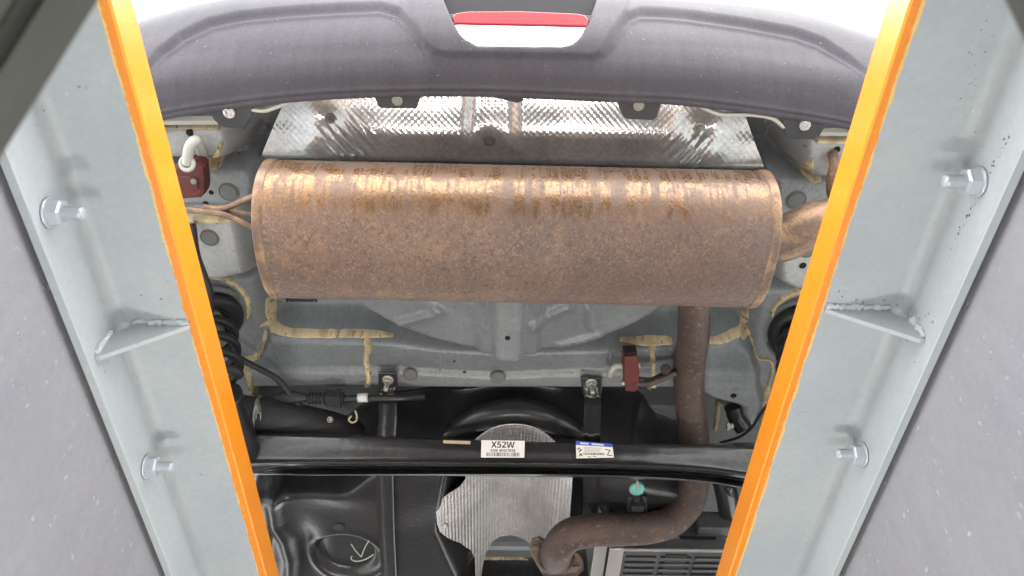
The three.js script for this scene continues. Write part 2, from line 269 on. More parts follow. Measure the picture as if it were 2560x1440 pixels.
const mTeal = std({ color: new THREE.Color().setRGB(0.2, 0.5, 0.45), roughness: 0.4 });
const mFlange = std({ map: pipeTex, color: new THREE.Color().setRGB(2.1, 2.3, 2.1), roughness: 0.5, metalness: 0.3, bumpMap: rb3, bumpScale: 0.001 });
const mCan = std({ map: tkTex, color: new THREE.Color().setRGB(4, 4, 4), roughness: 0.55 });

// ------------------------------------------------------------------ sky
{
  const w = 256, h = 128, d = new Float32Array(w * h * 4);
  for (let j = 0; j < h; j++) for (let i = 0; i < w; i++) { const v = j / h, el = (v - 0.5) * Math.PI, n = fbm(i / w, v, 8, 4, 4, 7) - 0.5, k = (j - 0 + i * 0 + 0, 0); const s = SKY * (1.0 + 0.12 * Math.max(0, Math.sin(el)) + n * 0.14), q = (j * w + i) * 4; d[q] = s * 0.985; d[q + 1] = s; d[q + 2] = s * 1.02; d[q + 3] = 1; }
  const t = new THREE.DataTexture(d, w, h, THREE.RGBAFormat, THREE.FloatType); t.mapping = THREE.EquirectangularReflectionMapping; t.magFilter = t.minFilter = THREE.LinearFilter; t.wrapS = THREE.RepeatWrapping; t.needsUpdate = true;
  scene.background = t; scene.environment = t;
}

// ------------------------------------------------------------------ pit: rails, walls, ground
const H = 0.8, LIP = 0.05, LEG = 0.084, PITZ0 = -5.2, PITZ1 = 0.95;
const wL = U(464, 720, H).x, WL = U(265, 720, H).x, wR = U(2056, 720, H).x, WR = U(2281, 720, H).x;
function rail(side, w, Wi, label, bolts, gusset, seed) {
  const s = side, t = thing('pit_rail', label, 'steel rail', V3((w + Wi) / 2, H - LEG, -0.6), 'steel rails along the two sides of the pit');
  const r = 0.016, sh = [];
  sh.push([Wi + s * 0.011, H - LEG], [Wi + s * 0.001, H - LEG], [Wi, H - LEG + 0.002]);
  for (let i = 0; i <= 8; i++) { const a = i / 8 * Math.PI / 2; sh.push([Wi - s * r * (1 - Math.cos(a)), H - r + r * Math.sin(a)]); }
  sh.push([w + s * 0.003, H], [w + s * 0.003, H + LIP - 0.002], [Wi + s * 0.011, H + LIP - 0.002]);
  const shape = new THREE.Shape(sh.map(([x, y]) => new THREE.Vector2(x, y)));
  const L = PITZ1 - PITZ0 + 0.4;
  part(t, 'angle_iron', boxUV(new THREE.ExtrudeGeometry(shape, { depth: L, bevelEnabled: false, steps: 1 }).translate(0, 0, PITZ0 - 0.2)), mRail);
  // painted edge: the upright face with rounded corners, and the brushed paint that runs a little way under it
  const es = new THREE.Shape(), e0 = w + s * 0.0025, e1 = w - s * 0.0035;
  es.moveTo(e0, H - 0.0006); es.lineTo(e1 + s * 0.002, H - 0.0006); es.lineTo(e1, H + 0.002); es.lineTo(e1, H + LIP - 0.003); es.lineTo(e1 + s * 0.003, H + LIP); es.lineTo(e0, H + LIP); es.closePath();
  const face = boxUV(new THREE.ExtrudeGeometry(es, { depth: L, bevelEnabled: false }).translate(0, 0, PITZ0 - 0.2));
  const R = rng(seed), n = 900, und = [], uidx = [], uuv = [];
  for (let i = 0; i <= n; i++) { const z = lerp(-2.2, 0.4, i / n), k = 0.0062 + 0.003 * (fbm(i / n, 0.5, 23, 3, 3, seed) - 0.5) * 2 + 0.0022 * (R() - 0.5); und.push(w + s * 0.0025, H - 0.0007, z, w + s * (0.0025 + k * 0.7), H - 0.0006, z, w + s * (0.0025 + k), H - 0.0001, z); uuv.push(0, z, k * 0.7, z, k, z); }
  for (let i = 0; i < n; i++) for (let k = 0; k < 2; k++) { const a = i * 3 + k; uidx.push(a, a + 1, a + 3, a + 1, a + 4, a + 3); }
  part(t, 'painted_edge', [face, geo(und, uidx, uuv).toNonIndexed()], mOrange);
  const thin = [], ti = [], tu = [];
  for (let i = 0; i <= n; i++) { const z = lerp(-2.2, 0.4, i / n), a = 0.0062 + 0.003 * (fbm(i / n, 0.5, 31, 3, 3, seed + 3) - 0.5) * 2, b = a + 0.0038 + 0.003 * (fbm(i / n, 0.5, 80, 3, 3, seed + 4) - 0.5) * 2 + 0.0014 * (R() - 0.5); thin.push(w + s * a, H - 0.0004, z, w + s * b, H - 0.00035, z); tu.push(a, z, b, z); }
  for (let i = 0; i < n; i++) { const a = i * 2; ti.push(a, a + 1, a + 2, a + 1, a + 3, a + 2); }
  part(t, 'paint_rim', geo(thin, ti, tu), mThinPaint, 'pale thin brushed rim of the orange paint');
  if (s > 0) {
    const rs = [], Rr = rng(77);
    for (let i = 0; i < 50; i++) { const f = Rr(), p = UX(lerp(2530, 2372, f), lerp(330, 640, f), Wi), q = Math.max(H - LEG + 0.001, p.y - 0.001 + Rr() * 0.008); rs.push(new THREE.IcosahedronGeometry(0.0004 + 0.0009 * Rr() ** 2, 1).scale(0.5, 1, 1.5).translate(Wi, q, p.z + (Rr() - 0.5) * 0.02)); }
    for (let i = 0; i < 26; i++) { const f = Rr(), p = U(lerp(2490, 2395, f) + (Rr() - 0.5) * 40, lerp(20, 290, f) + (Rr() - 0.5) * 30, H); rs.push(new THREE.IcosahedronGeometry(0.0003 + 0.0005 * Rr() ** 2, 1).scale(1, 0.4, 1).translate(p.x, H, p.z)); }
    part(t, 'rust_spots', rs, mRustSpot).userData.kind = 'stuff';
  }
  for (const [px, py] of bolts) {
    const p = UX(px, py, Wi), dir = V3(-s, 0, 0);
    const b = part(t, 'bolt', (() => { const q = [[0.0001, 0], [0.0082, 0]]; for (let i = 0; i < 11; i++) q.push([0.0082, 0.002 + i * 0.0033], [0.0068, 0.0037 + i * 0.0033]); q.push([0.0066, 0.039], [0.0001, 0.0395]); return aim(new THREE.LatheGeometry(q.map(([x, y]) => new THREE.Vector2(x, y)), 24), p, dir); })(), mBoltPaint);
    part(b, 'nut', hex(p.clone().addScaledVector(dir, 0.0035), dir, 0.0155, 0.014), mBoltPaint);
    part(b, 'washer', disc(p, dir, 0.0178, 0.0035, 28), mBoltPaint);
  }
  // gusset
  const gz = gusset.z, tip = UX(gusset.tip[0], gusset.tip[1], Wi), gs = new THREE.Shape(), y0 = Math.max(tip.y, H - LEG + 0.002), gx = lerp(Wi, w, gusset.reach), c = 0.02;
  gs.moveTo(Wi - s * 0.0005, y0); gs.lineTo(Wi - s * 0.0005, H - c);
  for (let i = 0; i <= 6; i++) { const a = i / 6 * Math.PI / 2; gs.lineTo(Wi - s * c * Math.sin(a), H - c * Math.cos(a)); }
  gs.lineTo(gx, H - 0.0005); gs.lineTo(gx, H - 0.004); gs.lineTo(Wi - s * 0.006, y0); gs.closePath();
  part(t, 'gusset', boxUV(new THREE.ExtrudeGeometry(gs, { depth: 0.005, bevelEnabled: true, bevelSize: 0.0008, bevelThickness: 0.0008, bevelOffset: -0.0008, bevelSegments: 2 }).translate(0, 0, gz - 0.006)), mRail);
  const bead = (a, b, sd0) => { const g = tube(Array.from({ length: 12 }, (_, i) => a.clone().lerp(b, i / 11)), 0.0042, 90, 10), p = g.attributes.position, q = V3(); for (let i = 0; i < p.count; i++) { q.fromBufferAttribute(p, i); const m = 0.0026 * (vn(q.x * 260 + q.z * 90, q.y * 260 + q.z * 170, 4096, 4096, sd0) - 0.5); q.x += m * 1.3; q.y += m; q.z += m * 1.6; p.setXYZ(i, q.x, q.y, q.z); } g.computeVertexNormals(); return g; };
  part(t, 'weld_bead', bead(V3(gx, H - 0.001, gz + 0.002), V3(Wi - s * 0.022, H - 0.001, gz + 0.002), seed + 1), mWeld);
  part(t, 'weld_bead', bead(V3(Wi - s * 0.001, H - 0.024, gz + 0.002), V3(Wi - s * 0.001, y0 + 0.004, gz + 0.002), seed + 2), mWeld);
  const sp = [], Rs = rng(seed + 5); for (let i = 0; i < (s > 0 ? 46 : 26); i++) { const on = Rs() < 0.6, d = (Rs() + Rs() + Rs() - 1.5) * 0.035; sp.push(new THREE.IcosahedronGeometry(0.0006 + Rs() * 0.0014, 1).translate(on ? lerp(Wi, gx, Rs()) : Wi, on ? H : lerp(y0, H, Rs()), gz + d)); }
  const spm = part(t, 'weld_spatter', sp, mWeld); spm.userData.kind = 'stuff';
  return t;
}
rail(-1, wL, WL, 'grey steel rail with orange painted inner edge, on the left wall', [[122, 531], [366, 1166]], { z: U(370, 806, H).z, tip: [253, 938], reach: 0.93 }, 301);
rail(1, wR, WR, 'grey steel rail with orange painted inner edge, on the right wall', [[2446, 455], [2158, 1136]], { z: U(2180, 770, H).z, tip: [2287, 910], reach: 0.9 }, 401);
for (const [s, Wi] of [[-1, WL], [1, WR]]) {
  const x = Wi + s * 0.0175;
  const g = grid(120, 60, (u, v) => { const z = lerp(PITZ0, PITZ1, u), y = lerp(-1.3, H + 0.06, v), dent = 0.004 * (fbm(u, v, 60, 12, 3, 501 + s) - 0.5); return [x + dent * s * (1 - sstep(H - 0.2, H - 0.06, y)), y, z, z, y]; });
  struct('wall', mergeGeometries([g.toNonIndexed(), boxUV(new THREE.BoxGeometry(0.12, 2.14, PITZ1 - PITZ0).translate(x + s * 0.066, -0.25, (PITZ0 + PITZ1) / 2))]), mWall);
  struct('ground', boxUV(new THREE.BoxGeometry(14, 0.2, 30).translate(x + s * (7 + 0.005), H + LIP - 0.105, 0)), mConcrete);
}
const pitW = WR - WL + 0.05, pitX = (WR + WL) / 2;
struct('pit_floor', new THREE.BoxGeometry(pitW, 0.1, PITZ1 - PITZ0).translate(pitX, -1.36, (PITZ0 + PITZ1) / 2), mConcrete);
struct('ground', new THREE.BoxGeometry(pitW, 2.3, 12).translate(pitX, H + LIP - 1.155, PITZ1 + 6.05), mConcrete);
struct('ground', new THREE.BoxGeometry(pitW, 2.3, 8).translate(pitX, H + LIP - 1.155, PITZ0 - 4.05), mConcrete);

// pit lamps: short work lamps low in the pit, ahead of the lens, shining up at the car
function pitLamp(x, y, z, power, where) {
  const Lx = 0.18, wz = 0.042, t = thing('pit_lamp', `short white work lamp low in the pit, ${where}`, 'work lamp', V3(x, y - 0.085, z), 'work lamps low in the pit');
  part(t, 'housing', new RoundedBoxGeometry(Lx + 0.03, 0.05, wz + 0.03, 3, 0.008).translate(x, y - 0.031, z), mTab);
  part(t, 'diffuser', new THREE.BoxGeometry(Lx, 0.006, wz).translate(x, y - 0.003, z), mGlow);
  const l = new THREE.RectAreaLight(0xfffaf2, LAMP * power, Lx, wz); l.position.set(x, y + 0.004, z); l.lookAt(x, y + 2, z + 0.001); scene.add(l);
  for (const e of [-1, 1]) part(t, 'bracket', new THREE.BoxGeometry(0.02, 0.03, wz + 0.04).translate(x + e * Lx * 0.35, y - 0.07, z), mSteel);
}
const mGlow = std({ color: 0xffffff, emissive: 0xffffff, emissiveIntensity: LAMP_GLOW, roughness: 0.5 });
for (const [x, z, p, w] of [[-0.3, -0.33, 0.45, 'left one of the nearest row'], [0.27, -0.33, 0.45, 'right one of the nearest row'], [-0.41, -0.42, 0.45, 'leftmost of the middle row'], [-0.2, -0.42, 0.45, 'second from left in the middle row'], [0.12, -0.42, 0.45, 'third from left in the middle row'], [0.4, -0.42, 0.45, 'rightmost of the middle row'], [-0.26, -1.2, 2.9, 'left one of the farthest row'], [0.24, -1.2, 2.9, 'right one of the farthest row']]) pitLamp(x, -0.42, z, p, w);

// blurred bars close to the lens
function mountBar(a, b, w, label) {
  const t = thing('mounting_bar', label, 'metal bar', a.clone().lerp(b, 0.5)), L = a.distanceTo(b), q = new THREE.Quaternion();
  const dir = b.clone().sub(a).normalize(), vw = a.clone().lerp(b, 0.5).negate().normalize(), sx = new THREE.Vector3().crossVectors(dir, vw).normalize(), nz = new THREE.Vector3().crossVectors(sx, dir);
  q.setFromRotationMatrix(new THREE.Matrix4().makeBasis(sx, dir, nz));
  const sh = new THREE.Shape([[-w, -w], [w, -w], [w, w * 0.7], [w * 0.7, w], [w * 0.22, w], [w * 0.14, w * 0.45], [-w * 0.14, w * 0.45], [-w * 0.22, w], [-w * 0.7, w], [-w, w * 0.7]].map(([x, y]) => new THREE.Vector2(x, y)));
  const g = boxUV(new THREE.ExtrudeGeometry(sh, { depth: L, bevelEnabled: false }).translate(0, 0, -L / 2).rotateX(-Math.PI / 2)); // along y, slot side towards -z
  const m = a.clone().lerp(b, 0.5); g.rotateY(Math.PI); g.applyQuaternion(q).translate(m.x, m.y, m.z);
  part(t, 'bar', g, std({ color: new THREE.Color().setRGB(0.12, 0.125, 0.108), roughness: 0.5, metalness: 0.3 }));
  return t;
}
mountBar(UD(280, -335, 0.2), UD(-210, 455, 0.2), 0.0125, 'dark olive metal bar close to the lens in the upper left corner');
mountBar(UD(2585, -180, 0.2), UD(2805, 270, 0.2), 0.0118, 'dark olive metal bar close to the lens in the upper right corner');

// ------------------------------------------------------------------ the car
const GY = H + LIP;
const car = thing('car', 'grey car seen from below over the pit, its underbody and rear bumper', 'car', V3(0, GY, -2.2));

// ---- bumper
const YB = 1.165;
const lipPx = [[80, 375], [393, 290], [560, 262], [700, 245], [850, 234], [1020, 229], [1186, 228], [1350, 234], [1522, 242], [1710, 251], [1985, 286], [2147, 316], [2460, 395]];
const lipZ = curve1(lipPx.map(([a, b]) => { const p = U(a, b, YB); return [p.x, p.z]; }));
const profZ = curve1([[0, 0], [0.06, 0.014], [0.13, 0.034], [0.2, 0.055], [0.28, 0.074], [0.4, 0.088], [0.6, 0.094], [0.8, 0.075], [1, 0.0]]);
const profY = curve1([[0, 0], [0.06, 0.002], [0.13, 0.008], [0.2, 0.021], [0.28, 0.046], [0.4, 0.095], [0.6, 0.18], [0.8, 0.29], [1, 0.5]]);
const panL = [[362, 170], [398, 124], [450, 84], [520, 50], [600, 33], [720, 21], [850, 13], [950, 9], [995, 22], [1028, 56], [1052, 100], [1078, 160], [1078, 260], [330, 320]];
const panR = [[1492, 160], [1520, 110], [1545, 66], [1568, 36], [1600, 22], [1660, 24], [1720, 29], [1870, 51], [1990, 74], [2058, 98], [2118, 138], [2190, 200], [2240, 330], [1492, 270]];
const frameC = [[1000, -120], [1040, 60], [1062, 104], [1086, 126], [1112, 133], [1480, 139], [1508, 131], [1532, 100], [1552, 60], [1600, -120]];
const recess = [[1085, -120], [1112, 6], [1128, 44], [1152, 90], [1172, 110], [1196, 117], [1408, 119], [1432, 112], [1450, 94], [1474, 44], [1488, 6], [1512, -120]];
const BK = 0.5;
function bumperP(x, s) {
  const ax = Math.abs(x - 0.0), e = Math.max(0, ax - 0.46);
  const z = lerp(lipZ(x), lipZ(0) + 0.4 * (lipZ(x) - lipZ(0)), sstep(0.08, 0.7, s)) + profZ(s) * (1 - 0.1 * sstep(0.35, 0.75, ax)) - BK * e * e * sstep(0.1, 0.9, s) - 0.05 * e * s * s;
  return V3(x, YB + profY(s) * 1.05, z);
}
{
  const nu = 620, nv = 150;
  const f = (u, v) => {
    const x = lerp(-0.85, 0.85, u), s = v, p = bumperP(x, s), a = bumperP(x + 0.004, s), b = bumperP(x, s + 0.01), n = a.sub(p).cross(b.sub(p)).normalize(); if (n.z - n.y < 0) n.negate();
    const q = proj(p), fade = 1 - sstep(85, 190, q[1] + Math.abs(q[0] - 1280) * -0.03);
    const dl = Math.max(sd(panL, q[0], q[1]), sd(panR, q[0], q[1]));
    let d = -0.011 * sstep(-9, 9, dl) * fade + 0.0025 * Math.exp(-((dl - 11) ** 2) / 18) * fade;
    const df = sd(frameC, q[0], q[1]); d += 0.006 * sstep(-12, 3, df);
    d -= 0.045 * sstep(-4, 7, sd(recess, q[0], q[1]));
    d += 0.0022 * Math.exp(-((s - 0.022) ** 2) / 0.00022);
    p.addScaledVector(n, d); return [p.x, p.y, p.z, x, s * 0.5];
  };
  var bumper = part(car, 'rear_bumper', grid(nu, nv, f), mBumper);
  // the turned-in lower edge
  part(bumper, 'lower_lip', grid(200, 8, (u, v) => { const x = lerp(-0.85, 0.85, u), a = v * Math.PI; return [x, YB + 0.001 - 0.0035 * Math.sin(a), lipZ(x) - 0.004 + 0.0055 * Math.cos(a), x, v * 0.02]; }), mBumper);
  part(bumper, 'inner_flange', grid(120, 4, (u, v) => { const x = lerp(-0.85, 0.85, u); return [x, YB + 0.003 + v * 0.05, lipZ(x) - 0.008 - v * 0.012, x, v * 0.05]; }), mTab);
  const tabs = [[[512, 262], [634, 250], [630, 290], [610, 322], [560, 319], [536, 302]], [[930, 225], [1058, 225], [1043, 270], [1036, 272], [954, 271], [945, 266]], [[1533, 236], [1658, 246], [1642, 294], [1632, 301], [1568, 298], [1558, 292]], [[1952, 275], [2082, 292], [2048, 340], [2036, 349], [1972, 348], [1962, 338]]];
  const clips = [[572, 282, 17], [993, 252, 15], [1597, 265, 15], [2013, 314, 16]];
  tabs.forEach((t, i) => {
    part(bumper, 'mounting_tab', plate(polyXZ(t, YB + 0.002), YB + 0.002, 0.004, 0.0012), mTab);
    const c = U(clips[i][0], clips[i][1], YB - 0.001), r = clips[i][2] / FOC * 1.13, outer = i === 0 || i === 3;
    const g = [disc(c.clone().setY(YB + 0.004), DN, r, 0.0055, 24)];
    if (outer) for (let k = 0; k < 7; k++) { const a = k * 0.9; g.push(new THREE.BoxGeometry(r * 0.24, 0.0015, r * 0.7).rotateY(a).translate(c.x + Math.cos(a) * r * 0.55, YB - 0.002, c.z + Math.sin(a) * r * 0.55)); } else g.push(disc(c.clone().setY(YB - 0.001), DN, r * 0.45, 0.002, 16));
    part(bumper, 'clip', g, outer ? mSteel : mDullClip);
  });
  part(bumper, 'dark_plate', plate(polyXZ([[1182, 226], [1310, 228], [1308, 254], [1292, 258], [1228, 243], [1184, 238]], YB + 0.016), YB + 0.016, 0.01), mTab);  // small dark plate behind the middle of the lower lip
  const body = part(car, 'tailgate', grid(120, 40, (u, v) => { const x = lerp(-0.84, 0.84, u), b = bumperP(x, 0.93), t = v * 0.85; return [x * (1 - 0.12 * v * v), b.y + 0.012 + t, b.z + 0.006 - 0.25 * t * t - 0.3 * t, x, t]; }), phys({ color: new THREE.Color().setRGB(0.6, 0.6, 0.6), roughness: 0.3, clearcoat: 1, clearcoatRoughness: 0.08 }));
  // reversing lamp set in the recess
  const pc = bumperP(0.012, 0.27), pd = bumperP(0.012, 0.4), pb = bumperP(0.012, 0.17), ln = pd.clone().sub(pb).cross(V3(1, 0, 0)).normalize(); if (ln.dot(pc) > 0) ln.negate();
  const p0 = pc.clone().addScaledVector(ln, -0.004);
  const lens = (pts, depth, out) => { const c = pts.map(([a, b]) => UP(a, b, p0, ln)), ex = V3(1, 0, 0), ey = ln.clone().cross(ex).normalize(), o = c[0]; const sh = new THREE.Shape(c.map((p) => new THREE.Vector2(p.clone().sub(o).dot(ex), p.clone().sub(o).dot(ey)))); const g = new THREE.ExtrudeGeometry(sh, { depth, bevelEnabled: true, bevelThickness: 0.004, bevelSize: 0.004, bevelOffset: -0.004, bevelSegments: 4 }); g.applyMatrix4(new THREE.Matrix4().makeBasis(ex, ey, ln)).translate(o.x - ln.x * (depth - out), o.y - ln.y * (depth - out), o.z - ln.z * (depth - out)); return g; };
  var lamp = part(car, 'reversing_lamp', lens([[1118, 30], [1484, 34], [1474, 72], [1446, 109], [1404, 120], [1192, 117], [1156, 100], [1132, 68]], 0.03, -0.006), mTab);
  part(lamp, 'red_lens', lens([[1130, 46], [1140, 37], [1170, 33], [1300, 32], [1440, 38], [1462, 42], [1471, 52], [1467, 73], [1136, 66]], 0.018, 0.001), phys({ color: new THREE.Color().setRGB(0.26, 0.006, 0.014), roughness: 0.25, specularIntensity: 0.4, clearcoat: 0.15, clearcoatRoughness: 0.1 }), 'red upper lens');
  part(lamp, 'clear_lens', lens([[1137, 65.5], [1466, 72.5], [1452, 94], [1430, 110], [1402, 116], [1192, 113], [1164, 98], [1146, 82]], 0.018, 0.0005), phys({ color: 0xffffff, emissive: 0xffffff, emissiveIntensity: 0.45, roughness: 0.15, clearcoat: 0.5 }), 'lit white lower lens');
  part(lamp, 'recess_roof', grid(30, 10, (u, v) => { const a = UP(lerp(1116, 1486, u), lerp(40, 42, u), p0, ln).addScaledVector(ln, -0.012), b = bumperP(UP(lerp(1098, 1502, u), -60, p0, ln).x, 0.66); const p = a.lerp(b, v); return [p.x, p.y, p.z, p.x, v * 0.1]; }), mCavity);
  const lp = UP(1300, 92, p0, ln).addScaledVector(ln, 0.008), rl = new THREE.RectAreaLight(0xffffff, 0.45, 0.17, 0.022); rl.position.copy(lp); rl.lookAt(lp.clone().add(ln)); scene.add(rl);
}

// ---- floor pan: one pressed surface; heights from the features pressed into it
const BASE = 1.335;
const feat = [];
const addFeat = (px, h, w, col, inset = 0) => feat.push({ poly: polyXZ(px, h), h, w, col, inset });
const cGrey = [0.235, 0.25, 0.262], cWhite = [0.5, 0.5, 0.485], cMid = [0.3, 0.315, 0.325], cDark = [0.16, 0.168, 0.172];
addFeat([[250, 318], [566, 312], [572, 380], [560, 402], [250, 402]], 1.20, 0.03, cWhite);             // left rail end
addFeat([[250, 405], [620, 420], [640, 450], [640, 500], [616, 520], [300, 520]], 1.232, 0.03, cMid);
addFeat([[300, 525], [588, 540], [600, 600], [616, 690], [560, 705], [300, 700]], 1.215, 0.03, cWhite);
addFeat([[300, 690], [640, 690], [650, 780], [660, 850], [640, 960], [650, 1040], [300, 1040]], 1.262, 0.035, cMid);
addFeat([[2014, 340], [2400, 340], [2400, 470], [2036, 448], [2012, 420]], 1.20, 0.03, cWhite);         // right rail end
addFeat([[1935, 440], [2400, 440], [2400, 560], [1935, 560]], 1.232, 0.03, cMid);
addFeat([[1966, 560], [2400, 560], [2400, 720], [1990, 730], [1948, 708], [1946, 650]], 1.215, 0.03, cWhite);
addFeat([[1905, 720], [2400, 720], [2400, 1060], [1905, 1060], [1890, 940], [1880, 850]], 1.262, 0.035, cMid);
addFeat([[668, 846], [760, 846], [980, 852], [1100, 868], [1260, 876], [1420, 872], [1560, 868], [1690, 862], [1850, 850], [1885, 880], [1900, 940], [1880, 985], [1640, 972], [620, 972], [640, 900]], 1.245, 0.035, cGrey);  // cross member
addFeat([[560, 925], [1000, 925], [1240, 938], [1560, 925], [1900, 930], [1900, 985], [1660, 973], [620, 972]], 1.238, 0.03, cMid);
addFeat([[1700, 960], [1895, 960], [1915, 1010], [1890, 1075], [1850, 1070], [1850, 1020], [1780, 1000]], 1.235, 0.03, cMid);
const wellC = (() => { const b = U(1268, 892, 1.2), l = U(885, 770, 1.2), r = U(1668, 770, 1.2); const cx = (l.x + r.x) / 2, hw = (r.x - l.x) / 2, dz = l.z - b.z, R = (hw * hw + dz * dz) / (2 * dz); return { x: cx, z: b.z + R, R }; })();
const ribP = polyXZ([[1236, 700], [1310, 700], [1302, 886], [1240, 886]], 1.19), ribSide = polyXZ([[1205, 700], [1350, 700], [1338, 892], [1212, 892]], 1.2);
const ridges = [[[1190, 760], [1206, 890]], [[1470, 760], [1475, 812]], [[1086, 760], [1105, 772], [1000, 800]], [[1330, 800], [1420, 760]], [[1400, 860], [1500, 830]]].map((l) => l.map(([a, b]) => { const p = U(a, b, 1.2); return [p.x, p.z]; }));
function panF(x, z) {
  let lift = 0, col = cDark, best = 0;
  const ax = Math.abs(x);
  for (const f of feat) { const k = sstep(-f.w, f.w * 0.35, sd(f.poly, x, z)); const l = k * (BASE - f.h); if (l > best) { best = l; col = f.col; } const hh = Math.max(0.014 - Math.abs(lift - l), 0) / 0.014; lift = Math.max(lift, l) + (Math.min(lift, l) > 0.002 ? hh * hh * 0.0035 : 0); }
  const r = Math.hypot(x - wellC.x, z - wellC.z) - wellC.R;
  const wk = (1 - sstep(-0.03, 0.03, r)) * sstep(-0.62, -0.7, z), wl = wk * (BASE - 1.19);
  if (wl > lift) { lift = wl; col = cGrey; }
  if (wk > 0.4) {
    let d = 0; d += 0.016 * sstep(-0.012, 0.003, sd(ribSide, x, z)) + 0.02 * sstep(-0.008, 0.006, sd(ribP, x, z));
    for (const l of ridges) d += 0.008 * Math.exp(-((dseg(x, z, l) / 0.007) ** 2));
    d += 0.003 * (fbm(x * 0.5 + 3, z * 0.5 + 3, 9, 9, 2, 601) - 0.5);
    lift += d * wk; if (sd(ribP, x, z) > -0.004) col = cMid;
  }
  lift += 0.003 * (fbm(x * 0.5 + 3, z * 0.5 + 3, 9, 9, 2, 603) - 0.5);
  const sill = sstep(0.7, 0.8, ax) * sstep(-0.75, -0.95, z); lift = Math.max(lift, sill * (BASE - 1.06));
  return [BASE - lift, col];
}
const panY = (x, z) => panF(x, z)[0];
const panHit = (px, py) => { let h = 1.25, p; for (let i = 0; i < 24; i++) { p = U(px, py, h); h = lerp(h, panY(p.x, p.z), 0.6); } return p; };
const poly0 = []; for (let i = 0; i <= 40; i++) { const x = lerp(-0.82, 0.82, i / 40); poly0.push([x, Math.min(lipZ(x), bumperP(x, 0.85).z - 0.03) - 0.012]); } poly0.push([0.82, -1.75], [-0.82, -1.75]);
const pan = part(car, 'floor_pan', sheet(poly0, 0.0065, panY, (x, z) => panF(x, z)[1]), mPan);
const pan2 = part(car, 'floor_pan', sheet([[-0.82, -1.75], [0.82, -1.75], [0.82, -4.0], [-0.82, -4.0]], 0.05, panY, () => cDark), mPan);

// ---- sealant beads, plugs and holes on the pan
function bead(px, w, name = 'sealant_bead', mat = mSeal, h = 0.006, hit = panHit, par = pan) {
  const pts = px.map(([a, b]) => hit(a, b)), ww = Array.isArray(w) ? w : px.map(() => w), cv = new THREE.CatmullRomCurve3(pts, false, 'centripetal'), L = cv.getLength(), n = Math.max(8, Math.ceil(L / 0.006)), pos = [], uv = [], idx = [], m = 6;
  for (let i = 0; i <= n; i++) {
    const t = i / n, p = cv.getPointAt(t), d = cv.getTangentAt(t), sx = V3(-d.z, 0, d.x).normalize(), k = t * (ww.length - 1), j = Math.min(ww.length - 2, Math.floor(k));
    const half = lerp(ww[j], ww[j + 1] ?? ww[j], k - j) / FOC * 1.5 / 2 * 0.7 * (1 + 0.28 * (vn(t * L * 60, px[0][0], 4096, 4096, 5) - 0.5)) * (0.55 + 0.45 * Math.min(1, Math.min(t, 1 - t) * L / 0.008));
    for (let q = 0; q <= m; q++) { const a = q / m * 2 - 1, x = p.x + sx.x * half * a, z = p.z + sx.z * half * a, y0 = hit === panHit ? panY(x, z) : p.y; pos.push(x, y0 + 0.001 - h * Math.sqrt(Math.max(0, 1 - a * a * a * a)) * (0.8 + 0.4 * vn(x * 180, z * 180, 4096, 4096, 6)), z); uv.push(x, z); }
  }
  for (let i = 0; i < n; i++) for (let q = 0; q < m; q++) { const a = i * (m + 1) + q; idx.push(a, a + 1, a + m + 1, a + 1, a + m + 2, a + m + 1); }
  return part(par, name, geo(pos, idx, uv), mat);
}
bead([[676, 735], [680, 780], [684, 808], [690, 820]], 26);
bead([[650, 815], [700, 824], [790, 834], [900, 834], [985, 836]], [18, 18, 15, 15, 15, 6]);
bead([[668, 822], [660, 850], [650, 880], [630, 895], [600, 902]], [20, 14, 16, 34, 24]);
bead([[612, 905], [622, 940], [634, 985], [640, 1010]], 28);
bead([[918, 838], [920, 870], [916, 905], [922, 940], [918, 966]], [30, 26, 24, 28, 28]);
bead([[1545, 846], [1600, 852], [1680, 852]], [6, 18, 20]);
bead([[1762, 852], [1800, 850], [1835, 834], [1856, 800], [1864, 762]], [14, 18, 20, 20, 20]);
bead([[1850, 826], [1872, 834]], 34);
bead([[1876, 838], [1884, 870], [1894, 893], [1925, 900], [1932, 920], [1920, 970], [1908, 1020], [1890, 1060]], [10, 10, 14, 22, 26, 26, 24, 22]);
bead([[1632, 852], [1630, 880], [1634, 910], [1634, 950], [1624, 972]], [26, 20, 22, 26, 24]);
bead([[500, 684], [530, 686], [560, 694], [590, 712], [608, 730], [622, 760], [620, 795]], [24, 26, 26, 24, 26, 20, 12]);
bead([[1930, 790], [1935, 768], [1960, 745], [2000, 728], [2040, 722]], [14, 22, 26, 26, 26]);
bead([[462, 548], [500, 550], [545, 552], [580, 548]], [22, 24, 26, 14]);
bead([[490, 404], [520, 412], [545, 405], [558, 380], [556, 355]], [16, 24, 26, 20, 10]);
bead([[380, 312], [450, 313], [500, 314], [548, 318]], [10, 12, 12, 12]);
bead([[2030, 395], [2018, 420], [2030, 446], [2052, 445]], [10, 26, 28, 22]);
bead([[2040, 352], [2090, 350], [2180, 346]], [16, 26, 26]);
bead([[1798, 1000], [1794, 1030], [1788, 1075]], 24);
for (const [a, b, r] of [[1026, 937, 17], [1245, 944, 18], [572, 480, 20], [524, 594, 19], [2018, 625, 18], [754, 750, 36], [1990, 500, 20]]) {
  const p = panHit(a, b), rr = r / FOC * 1.5; p.y = panY(p.x, p.z);
  part(pan, 'hole_plug', [disc(p.clone().setY(p.y + 0.002), DN, rr, 0.0045, 28), aim(new THREE.TorusGeometry(rr * 1.12, rr * 0.1, 8, 28).rotateX(Math.PI / 2), p.clone().setY(p.y - 0.0004), UPV)], r > 30 ? mTab : mPlug);
}
